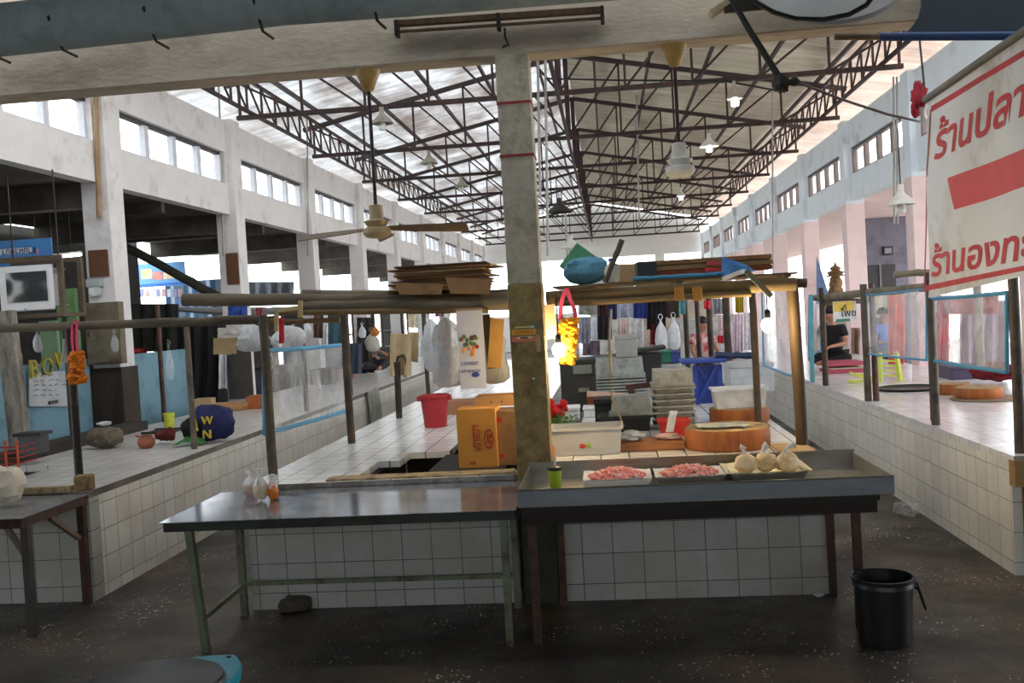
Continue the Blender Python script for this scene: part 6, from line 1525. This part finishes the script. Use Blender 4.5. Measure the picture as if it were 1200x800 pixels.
    if skirt and pose == 'stand':
        MB().lathe([(.15*size, 0), (.19*size, -.25*size), (.21*size, -.45*size), (.2*size, -.45*size), (.14*size, 0)], P(0, 0, pz+.05), 24).build('skirt', legs, t)
    else:
        ed = [(pe, lg[0][0]), (pe, lg[1][0])]
        for hp, kn, an in lg: ed += [(hp, kn), (kn, an)]
        shell('trousers', ed, .014, legs)
    hb = MB().ell(P(0, lean+.0, pz+.715), .1*size, .108*size, .085*size, 18, 10, lump=.12, seed=2, rot=(0, 0, yaw))
    if long_hair: hb.ell(P(0, lean+.06, pz+.62), .075*size, .05*size, .13*size, 14, 8, lump=.15, seed=3, rot=(0, 0, yaw))
    hb.build('hair', HAIR, t)
    for s in (-1, 1): MB().ell(P(s*.034, lean-.106, pz+.675), .011*size, .008*size, .007*size, 8, 6).build('eye', BLACKP, t)
    MB().ell(P(0, lean-.112, pz+.615), .022*size, .008*size, .006*size, 8, 6).build('mouth', M('lip red', (150, 80, 74), .5), t)
    return t
q = at_y(447, 440, 20); q.z = LZ+.002
person('dark-haired person in a grey-blue shirt sitting on the far end of the left counter', (q.x-.35, q.y, LZ+.05), R(60), 'cross', M('grey-blue shirt', (116, 122, 136), .9, var=.1), M('dark trousers', (48, 46, 52), .9), 1.15)
q = at_y(984, 432, 14.9)
person('person in a black top sitting on the far right counter behind the yellow-topped sign', (q.x+.05, 15.35, RZc+.03), R(-35), 'cross', M('black top', (26, 24, 28), .9), M('black trousers', (24, 22, 24), .9), .95, long_hair=True)
q = at_y(823, 400, 17.5)
person('person in a red and white shirt standing in the aisle behind the blue folding table', (q.x, 17.5, 0), R(20), 'stand', M('red and white checked shirt', (186, 52, 60), .9, var=.1, scale=14, dirt=(236, 226, 226), dscale=9, damt=.6), M('dark skirt', (60, 40, 44), .9), 1.0, skirt=True)
q = at_y(1026, 400, 18.0)
person('person in a blue shirt sitting beyond the right counter behind the plastic screen', (q.x+.2, 18.3, .35), R(20), 'sit', M('mid blue shirt', (84, 124, 196), .9), M('grey trousers', (90, 90, 96), .9), 1.0)
struct(MB().box(q.x-.05, q.x+.5, 18.15, 18.7, 0, .69).build('trim_1', M('pink plinth', (214, 170, 166), .9)))

# ---------------------------------------------------------------- clothes and bags hanging at the back of the island
GRP = None
line_y = 15.0
for k, (y, Yd, lab) in enumerate(((349, 14.2, 'clothes pole with dark cloths at the back of the island'), (351, 16.2, 'second clothes pole further back over the island'))):
    pole(lab, at_y(655, y+6, Yd), at_y(885, y-8, Yd), .035, TIMBER, 'hanging_pole')
CL = [
 ('grey-green cloth hanging at the back right beside the garland', 678, 352, 700, 369, (140, 142, 132)),
 ('maroon cloth hanging between the grey-green and navy ones', 700, 352, 712, 372, (70, 40, 44)),
 ('navy cloth hanging left of the lilac-grey one', 712, 352, 723, 374, (40, 48, 96)),
 ('lilac-grey cloth hanging between two navy ones', 723, 352, 742, 372, (166, 168, 188)),
 ('bright navy cloth hanging right of the lilac-grey one', 742, 352, 758, 373, (38, 60, 132)),
 ('black cloth hanging right of the navy one', 758, 350, 780, 386, (30, 28, 30)),
 ('black and brown cloth hanging over the white bags', 778, 350, 796, 372, (58, 46, 40)),
 ('grey shirt hanging behind the marigolds', 678, 371, 692, 402, (150, 150, 164)),
 ('white shirt hanging beside the grey shirt', 692, 372, 701, 397, (226, 228, 234)),
 ('purple-grey patterned cloth hanging above the blackish cabinet', 683, 399, 703, 416, (120, 106, 122)),
 ('black cloth hanging behind the thin grey-white tube', 700, 370, 717, 398, (36, 32, 36)),
 ('cream-pink shirt hanging above the left crate stack', 724, 374, 737, 393, (222, 204, 198)),
 ('long white shirt hanging above the dark bin', 738, 372, 754, 416, (232, 232, 236)),
 ('dark red cloth hanging behind the dark bin', 762, 380, 769, 404, (140, 26, 30)),
 ('teal cloth hanging next to the far brown posts', 796, 350, 803, 368, (110, 176, 184)),
 ('red scrap of cloth hanging on a far post', 825, 352, 833, 362, (214, 60, 76)),
 ('black and white cloth hanging between far posts', 835, 350, 848, 368, (150, 152, 160)),
 ('yellow and black cloth hanging under the timber beam', 861, 347, 871, 366, (196, 176, 60)),
 ('pale pink cloth hanging between far posts', 840, 370, 851, 402, (226, 200, 204)),
 ('red cloth hanging low between far posts', 841, 393, 852, 402, (206, 50, 60)),
 ('white and pink striped cloth hanging left of the straight brown post', 858, 368, 872, 412, (222, 204, 214)),
 ('white cloth hanging right beside the straight brown post', 872, 366, 884, 410, (230, 228, 232)),
]
for k, (lab, x0, y0, x1, y1, c) in enumerate(CL):
    Yd = 14.3 if k % 3 else 14.9
    cloth(lab, x0, y0, x1, y1, Yd + .05*(k % 2), M('cloth tone %d' % k, c, .9, var=.22, scale=16), wave=.035, folds=2+(k % 3), seed=k)
for x, y0, y1, w, Y, lab, s in ((776, 368, 412, 15, 14.0, 'white carrier bag hanging left of another at the back of the island', 61), (791, 366, 410, 15, 14.05, 'white carrier bag hanging right of another at the back of the island', 62)):
    hang_bag(lab, x, y0, y1, w, Y, MILK, seed=s)
for x, yb, Y, lab, r in ((806, 422, 15.2, 'far dark post left of the red and white shirt', .05), (820, 420, 16.2, 'far dark post just in front of the red and white shirt', .05), (834, 420, 15.8, 'far dark post right of the red and white shirt', .06), (855, 440, 13.2, 'far dark post left of the straight brown post', .06)):
    q = at_y(x, yb, Y); p_ = Vector((q.x, Y, 0)); post(lab, p_, at_y(x, 346, Y).z, r*.8, DK)
# far middle: a low row of stall chests and sheets seen between posts
for k, (x0, y0, x1, y1, Y, c, lab) in enumerate((
    (655, 372, 676, 400, 22.6, (196, 190, 180), 'pale stall chest far behind the marigolds'),
    (800, 372, 842, 412, 21, (206, 210, 206), 'pale stall chest far behind the posts'),
    (845, 368, 866, 405, 22.6, (214, 204, 206), 'pinkish stall chest far behind the posts'),
    (690, 318, 742, 345, 40, (206, 206, 200), 'pale boxes at the far end of the hall right of the pillar'),
    (745, 312, 835, 335, 42, (190, 176, 160), 'tan boxes at the far end of the hall'))):
    a, b = at_y(x0, y1, Y), at_y(x1, y0, Y); t = thing('stall_chest', lab, 'chest', ((a.x+b.x)/2, Y, 0))
    mt = M('far chest %d' % k, c, .8, var=.12, dirt=[v*.7 for v in c], dscale=2)
    MB().box(a.x, b.x, Y, Y+.6, .803 if a.x > 1.9 and Y < 30 else 0, b.z-.05).build('body', mt, t); MB().box(a.x-.03, b.x+.03, Y-.03, Y+.63, b.z-.05, b.z).build('lid', mt, t)

# ---------------------------------------------------------------- the left aisle behind the pillars
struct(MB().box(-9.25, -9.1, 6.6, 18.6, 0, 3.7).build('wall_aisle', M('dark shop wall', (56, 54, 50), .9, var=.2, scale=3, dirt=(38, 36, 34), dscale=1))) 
Y = 19.5
t = thing('hanging_banner', 'sky-blue shop banner with coloured goods pictures beyond the left pillars', 'banner', at_y(182, 350, Y))
a, b = at_y(149, 338, Y), at_y(216, 306, Y)
MB().box(a.x, b.x, Y, Y+.02, a.z, b.z).build('sheet', M('sky-blue banner', (104, 160, 214), .6, var=.12, scale=2), t)
for k, (x0, x1, y0, y1, c) in enumerate(((166, 178, 315, 327, (224, 190, 150)), (180, 190, 318, 328, (214, 130, 120)), (192, 204, 316, 327, (226, 206, 160)), (150, 160, 312, 322, (190, 220, 236)))):
    a, b = at_y(x0, y1, Y), at_y(x1, y0, Y); MB().box(a.x, b.x, Y-.006, Y-.001, a.z, b.z).build('picture', M('banner print %d' % k, c, .6, var=.3, scale=6), t)
a, b = at_y(149, 337, Y), at_y(216, 330, Y); MB().box(a.x, b.x, Y-.008, Y-.001, a.z, b.z).build('blue_band', M('banner deep blue', (48, 110, 196), .6), t)
t = thing('hanging_goods', 'row of small white and blue packets on strings below the sky-blue banner', 'packets', at_y(182, 352, 19.3))
for k in range(9):
    a, b = at_y(157+6.5*k, 348, 19.3), at_y(161+6.5*k, 338.5, 19.3)
    MB().box(a.x, b.x, 19.3, 19.33, a.z, b.z).build('packet', M('packet %d' % (k % 3), ((198, 208, 220), (150, 160, 200), (206, 170, 176))[k % 3], .6), t)
    MB().box((a.x+b.x)/2-.005, (a.x+b.x)/2+.005, 19.31, 19.32, b.z, b.z+.06).build('string', BLACKP, t)
a, b = at_y(196, 376, 21), at_y(268, 326, 21)
t = thing('striped_tarpaulin', 'blue and grey vertically striped tarpaulin beyond the left pillars', 'tarpaulin', Vector((a.x, 21, 0)))
SB = M('petrol blue stripe', (30, 70, 108), .7, var=.15); SG = M('grey stripe', (112, 122, 130), .7, var=.1)
st = MB(); nb_ = 14
for k in range(nb_):
    x0, x1 = a.x+(b.x-a.x)*k/nb_, a.x+(b.x-a.x)*(k+1)/nb_
    st.sheet(2, 6, lambda u, v: Vector((x0+(x1-x0)*u, 21+.04*math.sin((k+u)*1.7), .0+(b.z)*(1-v))), .01, k % 2)
st.build('sheet', [SB, SG], t)
pole('thick slanting dark timber propped beyond the left pillars', at_y(146, 288, 15.5), at_y(263, 352, 15.5), .075, M('dark prop timber', (72, 70, 62), .85, var=.2), 'hanging_prop', 'timber')
def stuffs(lab, x0, y0, x1, y1, Y, mt, seed, name='hanging_tarpaulin', cat='tarpaulin', folds=4):
    return cloth(lab, x0, y0, x1, y1, Y, mt, name, cat, wave=.08, folds=folds, seed=seed)
BT = M('black tarpaulin', (24, 24, 24), .8, var=.3)
stuffs('black tarpaulin hanging right of the blue partition, behind the tan sign', 207, 372, 264, 482, 14.6, BT, 1)
stuffs('dark tarpaulin hanging above the blue partition', 150, 356, 208, 412, 15.2, M('dark olive tarpaulin', (42, 44, 38), .8, var=.3), 2)
stuffs('red strip of cloth lying along the top of the blue partition', 151, 408, 172, 415, 13.0, M('red strip', (150, 40, 40), .8), 3, 'hanging_cloth', 'cloth', 1)
stuffs('white paper roll sheet hanging beside the black tarpaulin', 258, 385, 266, 455, 14.2, M('white roll', (206, 206, 210), .8), 4, 'hanging_sheet', 'sheet', 1)
stuffs('dark grey awning sheet beyond the second left pillar', 292, 330, 345, 356, 24, M('dark grey awning', (78, 84, 90), .8, var=.2), 5, 'hanging_awning', 'awning')
# dim stalls on the far side of the left aisle
def stall(x, y, c, shelf, nth):
    t = thing('market_stall', 'dim market stall beyond the left counter, ' + nth, 'stall', (x, y, 0), 'stalls beyond the left counter')
    mt = M('stall tone %d' % c[0], c, .85, var=.2, scale=3, dirt=[v*.6 for v in c], dscale=2)
    MB().box(x-.5, x+.5, y-1.3, y+1.3, 0, 1.0).build('counter', mt, t)
    MB().box(x-.5, x-.42, y-1.3, y+1.3, 1.0, 2.15).build('back_board', mt, t)
    MB().box(x-.42, x-.05, y-1.25, y+1.25, 1.5, 1.54).build('shelf', shelf, t)
    MB().obox((x+.05, y, 2.25), 1.5, 2.75, .03, (0, .14, 0)).build('roof_sheet', shelf, t)
    for s in (-1, 1): MB().box(x+.44, x+.5, y+s*1.24-.03, y+s*1.24+.03, 1.0, 2.13).build('post', DK, t)
for k, (x, y, c) in enumerate(((-7.4, 18.2, (62, 66, 74)), (-7.4, 21.3, (70, 62, 54)), (-7.4, 24.6, (58, 74, 88)), (-7.5, 28, (84, 76, 66)), (-7.5, 31.6, (60, 64, 70)), (-7.5, 35.5, (96, 90, 84)))):
    stall(x, y, c, M('stall shelf grey', (110, 108, 104), .8), 'nearest to the second white pillar' if k == 0 else ORD[k] + 'away from the second white pillar')
# bags, sheets and cartons along the far half of the left counter
FAR = [
 ('white hanging sheet far down the left counter, right of the grey-blue shirt', 489, 366, 502, 418, 15.5, (220, 226, 230)),
 ('magenta label hanging far behind the timbers', 510, 360, 520, 371, 17, (170, 90, 150)),
 ('teal cloth hanging at the far dark post', 380, 372, 402, 402, 16, (64, 96, 108)),
 ('brown cloth hanging left of the teal one', 368, 366, 379, 396, 15, (96, 66, 56)),
 ('white strip of sheet hanging beside the brown cloth', 377, 368, 384, 404, 15.3, (226, 228, 230)),
 ('dark cloth hanging far above the left counter', 418, 372, 436, 424, 18, (58, 54, 50)),
 ('blue-grey cloth hanging behind the far dark post', 410, 402, 424, 438, 17, (70, 80, 96)),
 ('pale cream sheet hanging far behind the sacks', 478, 366, 490, 384, 19, (226, 216, 186)),
]
for k, (lab, x0, y0, x1, y1, Yd, c) in enumerate(FAR):
    cloth(lab, x0, y0, x1, y1, Yd, M('far cloth %d' % k, c, .9, var=.25, scale=14), wave=.04, folds=2, seed=k+40)
hang_bag('orange and white bag hanging beside the grey-blue shirt', 437, 384, 412, 18, 17.5, M('dirty white bag', (196, 192, 178), .7, var=.15), seed=71)
hang_bag('orange bag hanging above the grey-blue shirt', 440, 380, 394, 10, 17.2, M('orange bag', (206, 120, 50), .7), seed=72)
hang_bag('small white bag hanging far over the left counter', 425, 378, 396, 9, 17.0, MILK, seed=73)
pole('thin clothes pole far over the left counter', at_y(345, 366, 16.5), at_y(530, 358, 16.5), .03, TIMBER, 'hanging_pole')
for x, yb, Y, lab in ((445, 452, 14.5, 'thin dark post far down the left counter'), (421, 470, 12.3, 'thin dark post standing behind the blue-edged screen'), (479, 430, 18.5, 'thin dark post far down the left counter near the sacks')):
    q = at_y(x, yb, Y); q = Vector((min(q.x, -3.9), Y, LZ)); post(lab, q, 2.1, .028, DK)
q = at_z(400, 468, LZ)
# cardboard and tubs on the left counter further on
for k, (x, y, w, d, h, c, lab) in enumerate(((345, 452, .4, .3, .28, (120, 112, 104), 'grey carton on the left counter seen through the plastic screen'), (372, 446, .5, .3, .22, (150, 110, 100), 'pinkish carton on the left counter seen through the plastic screen'), (462, 428, .5, .4, .3, (96, 72, 54), 'brown carton on the far left counter below the sacks'))):
    q = at_z(x, y, LZ); q.x = min(max(q.x, -5.2), -4.2); cardbox(lab, (q.x, q.y, LZ+.002), w, d, h, .1*k, M('carton tone %d' % k, c, .85, var=.15))
# pale pink things in the right aisle
for k, (x0, y0, x1, y1, Y, c, lab) in enumerate((
    (948, 352, 960, 412, 19, (222, 206, 212), 'pale sheet hanging in the right aisle beside the dark far post'),
    (998, 384, 1008, 422, 18.5, (150, 120, 104), 'tan cloth hanging behind the yellow-topped sign'),
    (968, 378, 977, 420, 18, (90, 80, 78), 'dark grey cloth hanging left of the black-topped person'),
    (1015, 346, 1040, 372, 19, (206, 196, 176), 'cream sheet hanging behind the middle plastic screen'),
    (1008, 425, 1040, 441, 18.8, (206, 210, 110), 'lime sheet behind the middle plastic screen'))):
    cloth(lab, x0, y0, x1, y1, Y, M('right cloth %d' % k, c, .9, var=.2, scale=10), wave=.05, folds=2, seed=k+70)
# ---------------------------------------------------------------- light
W = bpy.data.worlds.new('sky'); SC.world = W; W.use_nodes = True
bg = W.node_tree.nodes['Background']; bg.inputs[0].default_value = (.90, .95, 1.0, 1); bg.inputs[1].default_value = 3.0
sun = bpy.data.lights.new('sun', 'SUN'); sun.energy = 4.5; sun.angle = R(6); sun.color = (1, .96, .9)
so = bpy.data.objects.new('sun', sun); COL.objects.link(so); so.rotation_euler = Euler((R(-32), R(22), 0))
SC.view_settings.view_transform = 'Standard'; SC.view_settings.look = 'None'
SC.view_settings.gamma = 1; SC.view_settings.use_curve_mapping = False
SC.view_settings.exposure = 0.6
SC.cycles.max_bounces = 8; SC.cycles.diffuse_bounces = 5; SC.cycles.transparent_max_bounces = 24
SC.cycles.sample_clamp_indirect = 6
SC.cycles.use_denoising = True
